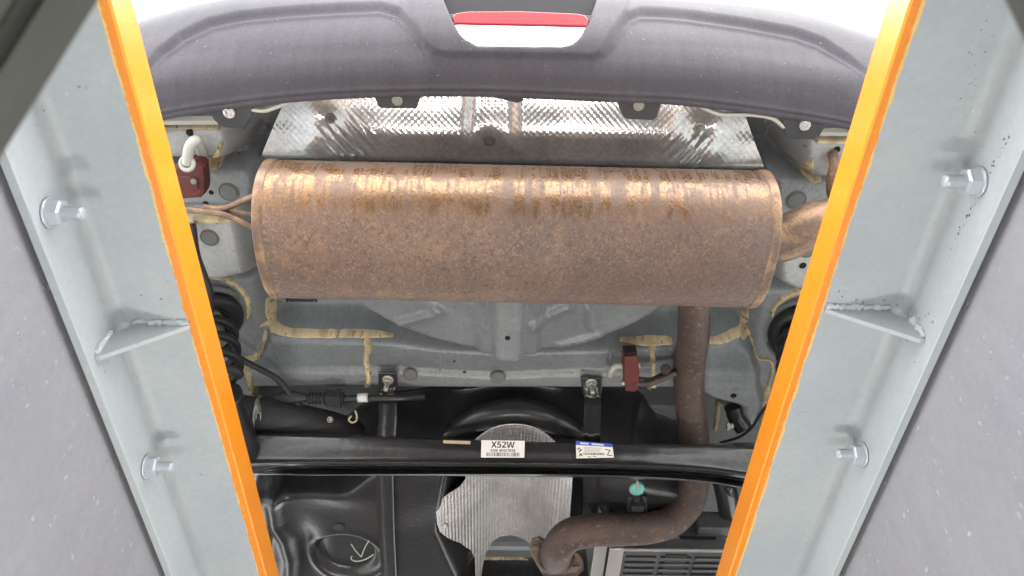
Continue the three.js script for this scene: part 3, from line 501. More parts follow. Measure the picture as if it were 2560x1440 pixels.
for (const [a, b, r] of [[1269, 845, 7], [1161, 931, 4.5], [1834, 989, 9], [474, 332, 8], [2092, 374, 8], [692, 964, 5], [528, 481, 6], [514, 508, 6], [2007, 664, 9], [1100, 925, 3], [1136, 903, 3]]) { const p = panHit(a, b); p.y = panY(p.x, p.z); part(pan, 'drain_hole', disc(p.clone().setY(p.y + 0.003), DN, r / FOC * 1.5, 0.0042, 18), mHole); }
// cream strips and ledges seen through the tunnel, far below the exhaust flange
const fwd = (a, b) => U(a, b, 1.325);
bead([[1190, 1396], [1300, 1398], [1420, 1400], [1540, 1402]], 26, 'sealant_bead', mSeal, 0.006, fwd, pan2);
bead([[1180, 1440], [1290, 1442], [1400, 1444]], 26, 'sealant_bead', mSeal, 0.006, fwd, pan2);
part(pan2, 'floor_ledge', plate(polyXZ([[1200, 1366], [1400, 1368], [1520, 1370], [1520, 1378], [1200, 1376]], 1.31), 1.31, 0.02), mRail);
part(pan2, 'floor_panel', plate(polyXZ([[1150, 1330], [1620, 1330], [1660, 1480], [1120, 1480]], 1.326), 1.326, 0.008), mPan.clone());
pan2.children[pan2.children.length - 1].material.vertexColors = false; pan2.children[pan2.children.length - 1].material.color.setRGB(0.22, 0.235, 0.24);

// ---- body seam edges above the bumper tabs
for (const l of [[[630, 274], [660, 277], [690, 268], [735, 250]], [[1745, 262], [1770, 275], [1800, 286], [1880, 287], [1930, 296], [1960, 318]]]) part(pan, 'body_seam', [tube(l.map(([a, b]) => U(a, b, 1.17)), 0.0035, 40, 8), tube(l.map(([a, b]) => U(a, b - 7, 1.175)), 0.0016, 40, 6)], mWhitePaint);
part(pan, 'body_seam', grid(30, 6, (u, v) => { const p = U(lerp(380, 545, u), lerp(292, 314, v), 1.19); return [p.x, p.y + 0.003 * Math.cos(v * 6), p.z]; }), mWhitePaint);
part(pan, 'body_seam', grid(30, 6, (u, v) => { const p = U(lerp(2050, 2200, u), lerp(322, 342, v), 1.19); return [p.x, p.y + 0.003 * Math.cos(v * 6), p.z]; }), mWhitePaint);

// ---- rear heat shield
const SHY = 1.29;
const shPoly = polyXZ([[735, 205, SHY], [1280, 190, SHY], [1850, 222, SHY], [1868, 300, SHY], [1886, 360, 1.295], [1912, 440, 1.32], [1920, 500, 1.325], [1280, 500, 1.325], [640, 500, 1.325], [652, 420, 1.318], [664, 370, 1.295], [690, 300, SHY], [712, 250, SHY]]);
const nutsPx = [[825, 299], [1225, 345], [1750, 322]];
const nutsW = nutsPx.map(([a, b]) => U(a, b, 1.292));
const fanW = [[870, 360], [1712, 380]].map(([a, b]) => U(a, b, 1.294));
const chan = polyXZ([[1180, 230, 1.285], [1280, 230, 1.285], [1284, 366, 1.285], [1172, 366, 1.285]]);
const zA = U(1280, 240, 1.29).z, zB = U(1280, 385, 1.295).z, zC = U(1280, 425, 1.32).z;
function shieldY(x, z) {
  const ax = Math.abs(x - 0.0);
  let y = z > zB ? lerp(1.2735, 1.302, clamp((z - zB) / (zA - zB), 0, 1.6)) : lerp(1.2735, 1.324, sstep(0, 1, (zB - z) / (zB - zC)));
  const t = (zA - z) / (zA - zB), xs = (x + 3) * 1.0;
  // low waves along the sheet and two lengthwise swages
  y += 0.0008 * Math.sin(t * 8.5 + 0.5 * Math.sin(x * 9)) + 0.0006 * (fbm(xs * 0.2, z * 0.2 + 1, 9, 13, 3, 701) - 0.5) * 2;
  y -= 0.009 * sstep(-0.02, 0.012, sd(chan, x, z));
  for (const n of nutsW) { const d = Math.hypot(x - n.x, (z - n.z)); y += 0.006 * Math.exp(-((d / 0.02) ** 2)); }
  fanW.forEach((n, i) => { const dx = x - n.x, dz = z - n.z, d = Math.hypot(dx, dz), a = Math.atan2(dz, dx); y += 0.0035 * Math.sin((dx * (i ? -0.75 : 0.75) + dz * 0.66) * 430) * Math.exp(-((d / 0.034) ** 2)); });
  y -= 0.004 * sstep(0.30, 0.36, ax) * Math.sin(z * 60);
  y += 0.0005 * (fbm(xs * 0.2, z * 0.2 + 1, 30, 30, 2, 703) - 0.5) * 2;
  return y;
}
const shield = part(car, 'heat_shield', sheet(shPoly, 0.0034, shieldY, null, 0.0015), mFoil);
nutsPx.forEach(([a, b], i) => { let p = nutsW[i].clone(); p.y = shieldY(p.x, p.z); part(shield, 'fixing_nut', [disc(p.clone().setY(p.y + 0.002), DN, 0.0105, 0.004, 20), hex(p.clone().setY(p.y - 0.001), DN, 0.007, 0.006), disc(p.clone().setY(p.y - 0.006), DN, 0.003, 0.006, 10)], i === 2 ? mZinc : mDullClip); });

// ---- muffler
{
  const c = U(1291, 588, 1.09), a = 0.1175, b = 0.0935, hl = 0.402, tilt = 0.006;
  const ctr = (x) => V3(c.x + x, c.y + tilt * 0 + x * 0.0, c.z);
  const ell = (x, th, k = 1) => { const n = 2.25, cs = Math.cos(th), sn = Math.sin(th), rr = 1 / Math.pow(Math.pow(Math.abs(cs), n) + Math.pow(Math.abs(sn), n), 1 / n); const p = ctr(x); return V3(p.x, p.y + b * k * rr * sn, p.z + a * k * rr * cs); };
  const th0 = -58 * Math.PI / 180;
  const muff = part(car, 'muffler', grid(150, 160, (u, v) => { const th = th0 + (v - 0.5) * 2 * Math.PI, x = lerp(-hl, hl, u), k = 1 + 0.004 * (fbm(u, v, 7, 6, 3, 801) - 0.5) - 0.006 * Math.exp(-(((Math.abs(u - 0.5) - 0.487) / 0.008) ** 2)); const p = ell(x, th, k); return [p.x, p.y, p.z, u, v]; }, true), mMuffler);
  for (const s of [-1, 1]) {
    const rimP = [[0.985, -0.010], [1.004, -0.009], [1.014, -0.006], [1.017, 0.0], [1.012, 0.005], [1.0, 0.006], [0.985, 0.003], [0.97, -0.003], [0.9, -0.002], [0.75, 0.004], [0.45, 0.012], [0.02, 0.016]];
    part(muff, 'end_rim', grid(96, 6, (u, v) => { const k = v * 6, j = Math.min(5, Math.floor(k)), f = k - j, q0 = rimP[j], q1 = rimP[j + 1], p = ell(s * (hl + lerp(q0[1], q1[1], f)), u * 2 * Math.PI, lerp(q0[0], q1[0], f)); return [p.x, p.y, p.z, u * 0.7, v * 0.03]; }), mBrass);
    part(muff, 'end_cap', grid(96, 14, (u, v) => { const k = 6 + v * 5, j = Math.min(10, Math.floor(k)), f = k - j, q0 = rimP[j], q1 = rimP[j + 1], p = ell(s * (hl + lerp(q0[1], q1[1], f)), u * 2 * Math.PI, lerp(q0[0], q1[0], f)); return [p.x, p.y, p.z, p.y, p.z]; }), mPipe);
  }
  const e = (px, py, y) => U(px, py, y);
  part(car, 'tail_pipe', tube([V3(c.x + hl - 0.02, c.y + 0.0, c.z + 0.002), V3(c.x + hl + 0.04, c.y, c.z + 0.002), e(2040, 561, 1.090), e(2110, 553, 1.090), e(2200, 540, 1.093), e(2330, 490, 1.098)], 0.0385, 60, 28), mBrass);
  part(car, 'hanger_rod', [tube([e(330, 530, 1.108), e(450, 523, 1.108), e(520, 530, 1.103), e(560, 536, 1.098), e(600, 552, 1.093), e(645, 574, 1.088)], 0.0058, 50, 10), tube([e(510, 517, 1.108), e(545, 522, 1.106), e(575, 516, 1.103), e(605, 503, 1.101), e(650, 484, 1.098)], 0.0055, 40, 10), tube([e(560, 524, 1.113), e(600, 533, 1.110), e(650, 538, 1.108)], 0.005, 20, 8)], mBrass);
  part(car, 'muffler_bracket', plate(polyXZ([[1930, 622], [1990, 618], [2050, 612], [2070, 624], [1990, 634], [1940, 640]], 1.118), 1.118, 0.004), mBrass);
  // front pipe: from the muffler over the axle to the flange
  const P = [[1735, 735, 1.13], [1733, 790, 1.155], [1731, 850, 1.18], [1722, 920, 1.212], [1722, 985, 1.21], [1731, 1060, 1.205], [1737, 1140, 1.195], [1736, 1200, 1.18], [1722, 1258, 1.155], [1680, 1302, 1.125], [1620, 1320, 1.10], [1550, 1324, 1.085], [1480, 1326, 1.07], [1425, 1338, 1.06], [1400, 1362, 1.062], [1391, 1384, 1.08], [1390, 1396, 1.112]].map(([q, r, h]) => U(q, r, h));
  const pipe = part(car, 'exhaust_pipe', tube(P, (t) => lerp(lerp(0.0285, 0.0315, sstep(0, 0.25, t)), 0.036, sstep(0.25, 0.8, t)), 200, 28), mPipe);
  const fl = [[1330, 1352], [1346, 1346], [1400, 1372], [1446, 1386], [1456, 1400], [1456, 1418], [1440, 1432], [1376, 1438], [1352, 1430], [1334, 1400], [1322, 1370]];
  part(pipe, 'flange', plate(polyXZ(fl, 1.112), 1.112, 0.009, 0.0025), mFlange);
  part(pipe, 'flange', plate(polyXZ(fl.map(([q, r]) => [q + 4, r + 8]), 1.115), 1.115, 0.01, 0.0025), mPipe);
  part(pipe, 'weld_collar', aim(new THREE.TorusGeometry(0.039, 0.006, 10, 36).rotateX(Math.PI / 2), U(1390, 1398, 1.105), V3(0.02, 1, -0.1)), mPipe);
  for (const [q, r] of [[1338, 1364], [1439, 1414]]) { const p = U(q, r, 1.112); part(pipe, 'bolt', [hex(p, DN, 0.0095, 0.008), disc(p, DN, 0.0125, 0.002, 20)], mFlange); }
  part(pipe, 'hanger_rod', [tube([e(1585, 958, 1.17), e(1620, 960, 1.172), e(1648, 950, 1.18), e(1690, 932, 1.19)], 0.0062, 40, 10), tube([e(1588, 944, 1.19), e(1625, 948, 1.19), e(1655, 936, 1.2), e(1690, 925, 1.205)], 0.004, 30, 8), disc(e(1664, 923, 1.19), V3(-0.3, -0.6, 0.6), 0.011, 0.006, 18)], mPipe);
  part(pipe, 'pipe_seam', [tube(P.slice(1, 8).map((p, i) => p.clone().addScaledVector(V3(0.9, -0.25, 0.3).normalize(), 0.0322)), 0.0018, 80, 6)], mPipe);
}

// ---- rubber hangers and their rods
{
  const rh = part(car, 'rubber_hanger', (() => { const sh = polyXZ([[424, 430], [444, 408], [492, 404], [508, 420], [513, 470], [510, 488], [500, 497], [440, 502], [420, 480]], 1.155); return plate(sh, 1.155, 0.035, 0.007); })(), mRedRubber);
  part(rh, 'mould_rib', plate(polyXZ([[420, 440], [470, 440], [494, 446], [497, 474], [484, 480], [420, 482]], 1.153), 1.153, 0.01, 0.0025), mRedRubber);
  part(rh, 'pin', disc(U(485, 452, 1.152), V3(0.3, -1, 0.2), 0.005, 0.008), mDullClip);
  const e = (px, py, y) => U(px, py, y);
  const rod = part(car, 'hanger_hook', tube([e(506, 392, 1.2), e(500, 366, 1.17), e(488, 352, 1.155), e(476, 364, 1.15), e(470, 388, 1.148), e(468, 410, 1.148)], 0.0088, 50, 14), mWhitePaint);
  part(rod, 'hook_end', [aim(new THREE.TorusGeometry(0.0105, 0.004, 8, 20).rotateX(Math.PI / 2), e(468, 409, 1.145), V3(0, 1, -0.5))], mWhitePaint);
  part(car, 'hanger_hook', [tube([e(2082, 384, 1.2), e(2084, 396, 1.178), e(2086, 412, 1.168), e(2080, 440, 1.165), e(2078, 470, 1.165), e(2084, 500, 1.17)], 0.0085, 50, 14)], std({ map: pipeTex, color: new THREE.Color().setRGB(2.6, 2.3, 1.8), roughness: 0.8, bumpMap: rb3, bumpScale: 0.003 }), 'rusty hook');
  const r2 = part(car, 'rubber_hanger', (() => { const sh = new THREE.Shape([[1562, 892], [1592, 890], [1598, 930], [1596, 972], [1586, 979], [1564, 976], [1560, 930]].map(([a, b]) => { const p = U(a, b, 1.17); return new THREE.Vector2(p.x, -p.z); })); return boxUV(new THREE.ExtrudeGeometry(sh, { depth: 0.03, bevelEnabled: true, bevelSize: 0.003, bevelThickness: 0.004, bevelOffset: -0.002, bevelSegments: 3 }).rotateX(-Math.PI / 2).translate(0, 1.172, 0)); })(), mRedRubber);
  part(r2, 'end_boss', plate(polyXZ([[1562, 884], [1593, 884], [1593, 900], [1562, 900]], 1.176), 1.176, 0.024, 0.004), mTab);
  part(r2, 'pin', aim(new THREE.CylinderGeometry(0.007, 0.007, 0.046, 16), e(1581, 957, 1.178), RX), mZinc);
  part(car, 'hanger_hook', tube([e(1600, 914, 1.2), e(1560, 914, 1.2), e(1540, 915, 1.2), e(1531, 924, 1.2), e(1526, 938, 1.21)], 0.0072, 40, 12), mWhitePaint);
  bead([[1524, 872], [1526, 890], [1528, 925]], [18, 22, 8], 'weld_tab', mPan2(), 0.006);
}
function mPan2() { const m = mPan.clone(); m.vertexColors = false; m.color.setRGB(0.27, 0.285, 0.29); return m; }

// ---- coil springs
function spring(top, bot, s, ring) {
  const t = part(car, 'coil_spring', (() => { const turns = 4.2, n = 220, pts = [], ax = bot.clone().sub(top), L = ax.length(), q = new THREE.Quaternion().setFromUnitVectors(UPV, ax.clone().normalize()); for (let i = 0; i <= n; i++) { const f = i / n, a = f * turns * 2 * Math.PI + 0.6, R = lerp(0.052, 0.042, f); pts.push(V3(Math.cos(a) * R, f * L, Math.sin(a) * R).applyQuaternion(q).add(top)); } return tube(pts, 0.0092, 420, 10); })(), mRubber);
  const d = bot.clone().sub(top).normalize();
  part(t, 'spring_seat', [aim(new THREE.LatheGeometry([[0.05, 0.0], [0.075, -0.002], [0.0775, 0.006], [0.074, 0.016], [0.062, 0.02], [0.052, 0.018], [0.05, 0.0]].map(([a, b]) => new THREE.Vector2(a * ring, b)), 48), top.clone().addScaledVector(d, -0.004), d)], mRubber);
  part(t, 'bump_stop', [aim(new THREE.LatheGeometry([[0.0001, 0], [0.036, 0], [0.037, 0.02], [0.031, 0.028], [0.033, 0.045], [0.028, 0.055], [0.026, 0.075], [0.0001, 0.078]].map(([a, b]) => new THREE.Vector2(a, b)), 32), top.clone().addScaledVector(d, -0.006), d)], mWhitePaint);
  part(t, 'spring_cup', aim(new THREE.TorusGeometry(0.084 * ring, 0.006, 8, 48).rotateX(Math.PI / 2), top.clone().addScaledVector(d, -0.008), d), mPan2());
  return t;
}
spring(U(512, 800, 1.235), U(548, 962, 1.085), -1, 1);
spring(U(2016, 842, 1.235), U(2008, 965, 1.085), 1, 1);
for (const [l, r, n, m] of [
  [[[478, 560, 1.2], [490, 640, 1.18], [508, 690, 1.165], [522, 730, 1.16], [524, 775, 1.165], [510, 810, 1.18]], 0.0085, 'brake_hose', mHose],
  [[[572, 882, 1.2], [610, 902, 1.2], [660, 928, 1.2], [692, 946, 1.2], [718, 976, 1.195], [745, 1010, 1.19], [790, 1036, 1.185], [822, 1050, 1.18], [842, 1060, 1.18], [848, 1078, 1.19], [838, 1100, 1.21]], 0.0066, 'brake_hose', mHose],
  [[[1945, 985, 1.17], [1905, 1030, 1.18], [1880, 1068, 1.19], [1850, 1092, 1.2], [1800, 1108, 1.21]], 0.0035, 'cable', mRubber],
  [[[655, 1000, 1.2], [700, 998, 1.2], [760, 997, 1.2], [900, 996, 1.2], [1010, 994, 1.2], [1060, 992, 1.22]], 0.0075, 'cable', mRubber],
]) part(car, n, tube(l.map(([a, b, h]) => U(a, b, h)), r, 90, 12), m);
{
  const hn = part(car, 'wiring_harness', [tube([U(668, 1001, 1.195), U(720, 993, 1.195), U(770, 994, 1.195)], (t) => 0.006 + 0.009 * Math.sin(Math.PI * clamp(t, 0, 1)), 30, 14), tube([U(770, 996, 1.195), U(860, 995, 1.195)], (t) => 0.009 + 0.004 * (Math.sin(t * 60) > 0 ? 1 : 0), 60, 14)], mHose);
  part(hn, 'connector', [new RoundedBoxGeometry(0.03, 0.026, 0.03, 2, 0.004).translate(...U(832, 996, 1.193).toArray()), new RoundedBoxGeometry(0.014, 0.03, 0.034, 2, 0.003).translate(...U(846, 996, 1.193).toArray())], mHose);
  part(hn, 'tape', tube([U(895, 995, 1.195), U(919, 994, 1.195)], 0.0098, 4, 18), std({ color: new THREE.Color().setRGB(0.7, 0.7, 0.7), roughness: 0.5 }), 'white tape band');
  const fh = part(car, 'filler_hose', tube([U(520, 1022, 1.16), U(600, 1030, 1.16), U(680, 1042, 1.165), U(760, 1056, 1.175), U(830, 1072, 1.19), U(880, 1090, 1.22)], 0.037, 60, 24), mHose);
  part(fh, 'hose_clamp', [aim(new THREE.TorusGeometry(0.0378, 0.003, 8, 40).rotateX(Math.PI / 2), U(645, 1036, 1.163), V3(1, 0.02, -0.12)), new THREE.BoxGeometry(0.006, 0.012, 0.03).translate(...U(645, 1016, 1.125).toArray()), tube([U(640, 1030, 1.118), U(639, 1048, 1.118)], 0.003, 4, 8), tube([U(651, 1030, 1.118), U(650, 1050, 1.118)], 0.003, 4, 8)], mSteel);
  part(car, 'wire_hook', tube([U(878, 1040, 1.15), U(872, 1050, 1.15), U(880, 1056, 1.15), U(890, 1052, 1.15), U(892, 1040, 1.15), U(888, 1026, 1.155)], 0.0022, 40, 8), std({ color: new THREE.Color().setRGB(0.5, 0.45, 0.3), roughness: 0.5 }));
  part(car, 'clip', [disc(U(825, 1049, 1.172), V3(0, -1, 0.5), 0.006, 0.006), aim(new THREE.TorusGeometry(0.0055, 0.0018, 8, 16).rotateX(Math.PI / 2), U(825, 1049, 1.166), V3(0, -1, 0.5))], mZinc);
}

// ---- fuel tank
const tankTop = polyXZ([[560, 1080], [640, 1062], [760, 1062], [860, 1058], [900, 1030], [945, 1002], [1040, 990], [1130, 976], [1240, 970], [1400, 972], [1500, 978], [1590, 987], [1612, 1004], [1626, 1030], [1645, 1052], [1690, 1068], [1740, 1075], [1760, 1180], [1745, 1250], [1700, 1290], [1640, 1310], [1560, 1330], [1470, 1500], [690, 1520], [668, 1400], [655, 1300], [650, 1200], [600, 1130]], 1.31);
const tunnelP = polyXZ([[1160, 1500], [1196, 1400], [1170, 1340], [1150, 1290], [1160, 1215], [1168, 1160], [1200, 1126], [1242, 1110], [1300, 1107], [1355, 1117], [1400, 1142], [1426, 1195], [1440, 1250], [1450, 1500]], 1.2);
const TB = 1.145, dish = U(866, 1392, TB), dimp = U(848, 1318, TB);
const hump = U(850, 1235, TB);
const toXZ = (l, h) => l.map(([a, b]) => { const p = U(a, b, h); return [p.x, p.z]; }), crestL = toXZ([[702, 1205], [684, 1262], [690, 1312], [714, 1352], [728, 1400], [726, 1470]], TB), valley = U(762, 1370, TB);
const archL = [[1090, 1092], [1130, 1066], [1180, 1044], [1230, 1030], [1290, 1024], [1350, 1034], [1400, 1054], [1450, 1080], [1490, 1098]].map(([a, b]) => { const p = U(a, b, 1.2); return [p.x, p.z]; });
function tankY(x, z) {
  const d = sd(tankTop, x, z); let k = sstep(-0.004, 0.075, d);
  const dt = -sd(tunnelP, x, z), kt = sstep(-0.02, 0.06, dt);
  let y = lerp(1.33, TB, Math.min(k, 1)); y = Math.max(y, lerp(1.33, TB, kt));
  y -= 0.016 * Math.exp(-((dseg(x, z, archL) / 0.026) ** 2));
  y -= 0.018 * Math.exp(-(((x - hump.x) / 0.075) ** 2) - ((z - hump.z) / 0.05) ** 2);
  y -= 0.016 * Math.exp(-((dseg(x, z, crestL) / 0.016) ** 2)); y += 0.02 * Math.exp(-(((x - valley.x) / 0.035) ** 2) - ((z - valley.z) / 0.09) ** 2);
  const r = Math.hypot((x - dish.x), (z - dish.z)) / 0.085; y += 0.022 * (1 - sstep(0.8, 1.0, r)) * k + 0.004 * Math.exp(-(((r - 1.1) / 0.08) ** 2)) * -1;
  y += 0.03 * Math.exp(-(((x - U(1170, 1400, TB).x) / 0.05) ** 2) - (((z - U(1170, 1330, TB).z) / 0.06) ** 2));
  y += 0.035 * (1 - sstep(0.02, 0.07, sd(leftLobe, x, z))) * sstep(0.0, 0.05, d) * 0 ;
  y += 0.012 * Math.sin((x + 3) * 15 + Math.sin(z * 11) * 0.8) * sstep(-1.55, -1.38, z) * (1 - sstep(-1.36, -1.3, z)) * kt;
  y += 0.004 * (fbm(x * 0.3 + 2, z * 0.3 + 2, 9, 9, 3, 901) - 0.5) * 2;
  return y;
}
const leftLobe = polyXZ([[655, 1190], [1150, 1200], [1190, 1440], [660, 1440]], TB);
const tank = part(car, 'fuel_tank', sheet(tankTop, 0.0045, tankY, null, 0.02), mTank);
function strap(pts, w) {
  return grid(6, 60, (u, v) => { const k = v * (pts.length - 1), i = Math.min(pts.length - 2, Math.floor(k)), f = k - i, px = lerp(pts[i][0], pts[i + 1][0], f), py = lerp(pts[i][1], pts[i + 1][1], f), h = lerp(pts[i][2], pts[i + 1][2], f), p = U(px, py, h); const a = u * 2 - 1; return [p.x + a * w, p.y - 0.004 * (Math.abs(a) > 0.55 && Math.abs(a) < 0.95 ? 0 : 1), p.z, a * w, v]; });
}
part(tank, 'arch_rib', tube([[1105, 1096], [1140, 1072], [1185, 1051], [1235, 1037], [1290, 1031], [1345, 1040], [1395, 1058], [1440, 1082], [1480, 1106]].map(([a, b]) => U(a, b, 1.222)), (t) => 0.012 + 0.02 * Math.sin(Math.PI * t) ** 0.6, 80, 28), mTank);
const stL = part(tank, 'strap', [strap([[969, 934, 1.222], [970, 985, 1.222], [970, 1005, 1.2], [970, 1040, 1.17], [966, 1090, 1.13], [962, 1140, 1.128], [962, 1200, 1.128], [966, 1320, 1.125], [975, 1480, 1.125]], 0.019), plate(polyXZ([[946, 932], [992, 932], [994, 978], [946, 978]], 1.219), 1.219, 0.006)], mAxle);
const stR = part(tank, 'strap', [strap([[1479, 944, 1.222], [1481, 990, 1.222], [1481, 1010, 1.2], [1480, 1045, 1.17], [1479, 1085, 1.13], [1479, 1130, 1.128], [1478, 1200, 1.128], [1478, 1300, 1.125]], 0.018), plate(polyXZ([[1452, 944], [1506, 946], [1504, 984], [1456, 984]], 1.219), 1.219, 0.006)], mAxle);
for (const [a, b] of [[970, 948], [1478, 956]]) { const p = U(a, b, 1.218); part(tank, 'strap_bolt', [disc(p, DN, 0.0125, 0.004, 20), hex(p.clone().setY(1.214), DN, 0.0085, 0.008), tube([p.clone().setY(1.207), p.clone().setY(1.184)], 0.0052, 4, 12)], mZinc); }
part(tank, 'drain_plug', disc(V3(dimp.x, tankY(dimp.x, dimp.z) + 0.001, dimp.z), DN, 0.0135, 0.004, 20), mTab);
{ const q = (a, b) => { let h = TB, p; for (let i = 0; i < 20; i++) { p = U(a, b, h); h = lerp(h, tankY(p.x, p.z) - 0.001, 0.6); } return p; };
  part(tank, 'paint_mark', [tube([q(878, 1360), q(890, 1378), q(903, 1392)], 0.0016, 16, 6), tube([q(903, 1392), q(912, 1370), q(922, 1352)], 0.0016, 16, 6), tube([q(880, 1390), q(878, 1398), q(890, 1403), q(912, 1399), q(934, 1386)], 0.0016, 24, 6)], std({ color: new THREE.Color().setRGB(0.62, 0.64, 0.55), roughness: 0.5 })); }

// ---- tunnel heat shield
{
  const Cx = (z) => U(1285, 1250, 1.25).x;
  const tY = (x, z) => { const dx = x - U(1283, 1240, 1.25).x, w = 0.115; let y = 1.285 - 0.13 * sstep(0.03, 0.2, Math.abs(dx)) - 0.02 * (dx / w) ** 2 * (Math.abs(dx) < w ? 1 : 0) - 0.02 * (Math.abs(dx) >= w ? 1 : 0); y -= 0.012 * sstep(U(1280, 1240, 1.27).z - 0.02, U(1280, 1205, 1.27).z, z) * (1 - sstep(0.06, 0.16, Math.abs(dx))); y += 0.0022 * (fbm(x * 0.3 + 2, z * 0.3 + 2, 14, 14, 2, 911) - 0.5) * 2; return y; };
  const px = [[1166, 1150], [1164, 1198], [1148, 1218], [1118, 1236], [1098, 1252], [1090, 1275], [1093, 1310], [1100, 1330], [1120, 1345], [1152, 1358], [1176, 1374], [1187, 1395], [1190, 1480], [1198, 1480], [1206, 1420], [1214, 1385], [1230, 1356], [1252, 1341], [1280, 1338], [1305, 1346], [1330, 1366], [1360, 1378], [1410, 1360], [1425, 1290], [1431, 1200], [1432, 1150]];
  const poly = px.map(([a, b]) => { let h = 1.22, p; for (let i = 0; i < 20; i++) { p = U(a, b, h); h = lerp(h, tY(p.x, p.z), 0.5); } return [p.x, p.z]; });
  const ts = part(car, 'tunnel_heat_shield', sheet(poly, 0.004, tY, null, 0.0015), mFoil2);
  // the dome that shows between the tank and the axle
  const dz = U(1284, 1064, 1.235).z;
  part(ts, 'shield_dome', grid(80, 24, (u, v) => { const a = lerp(-1, 1, u), r0 = 1061 + 46 * Math.abs(a) ** 2.3, k = v * v, p = U(1285 + a * 104, lerp(r0, 1170, v), 1.172 - 0.03 * a * a + 0.014 * Math.sin(v * 5)); return [p.x, p.y, p.z, p.x, v * 0.09]; }), mFoil2);
  part(ts, 'dome_lip', tube(Array.from({ length: 25 }, (_, i) => { const a = i / 12 - 1, r0 = 1061 + 46 * Math.abs(a) ** 2.3; return U(1285 + a * 104, r0, 1.172 - 0.03 * a * a); }), 0.0016, 60, 6), mFoil2);
  const np = U(1112, 1312, 1.15); part(ts, 'fixing_nut', [disc(np, DN, 0.008, 0.006, 16)], mSteel);
}

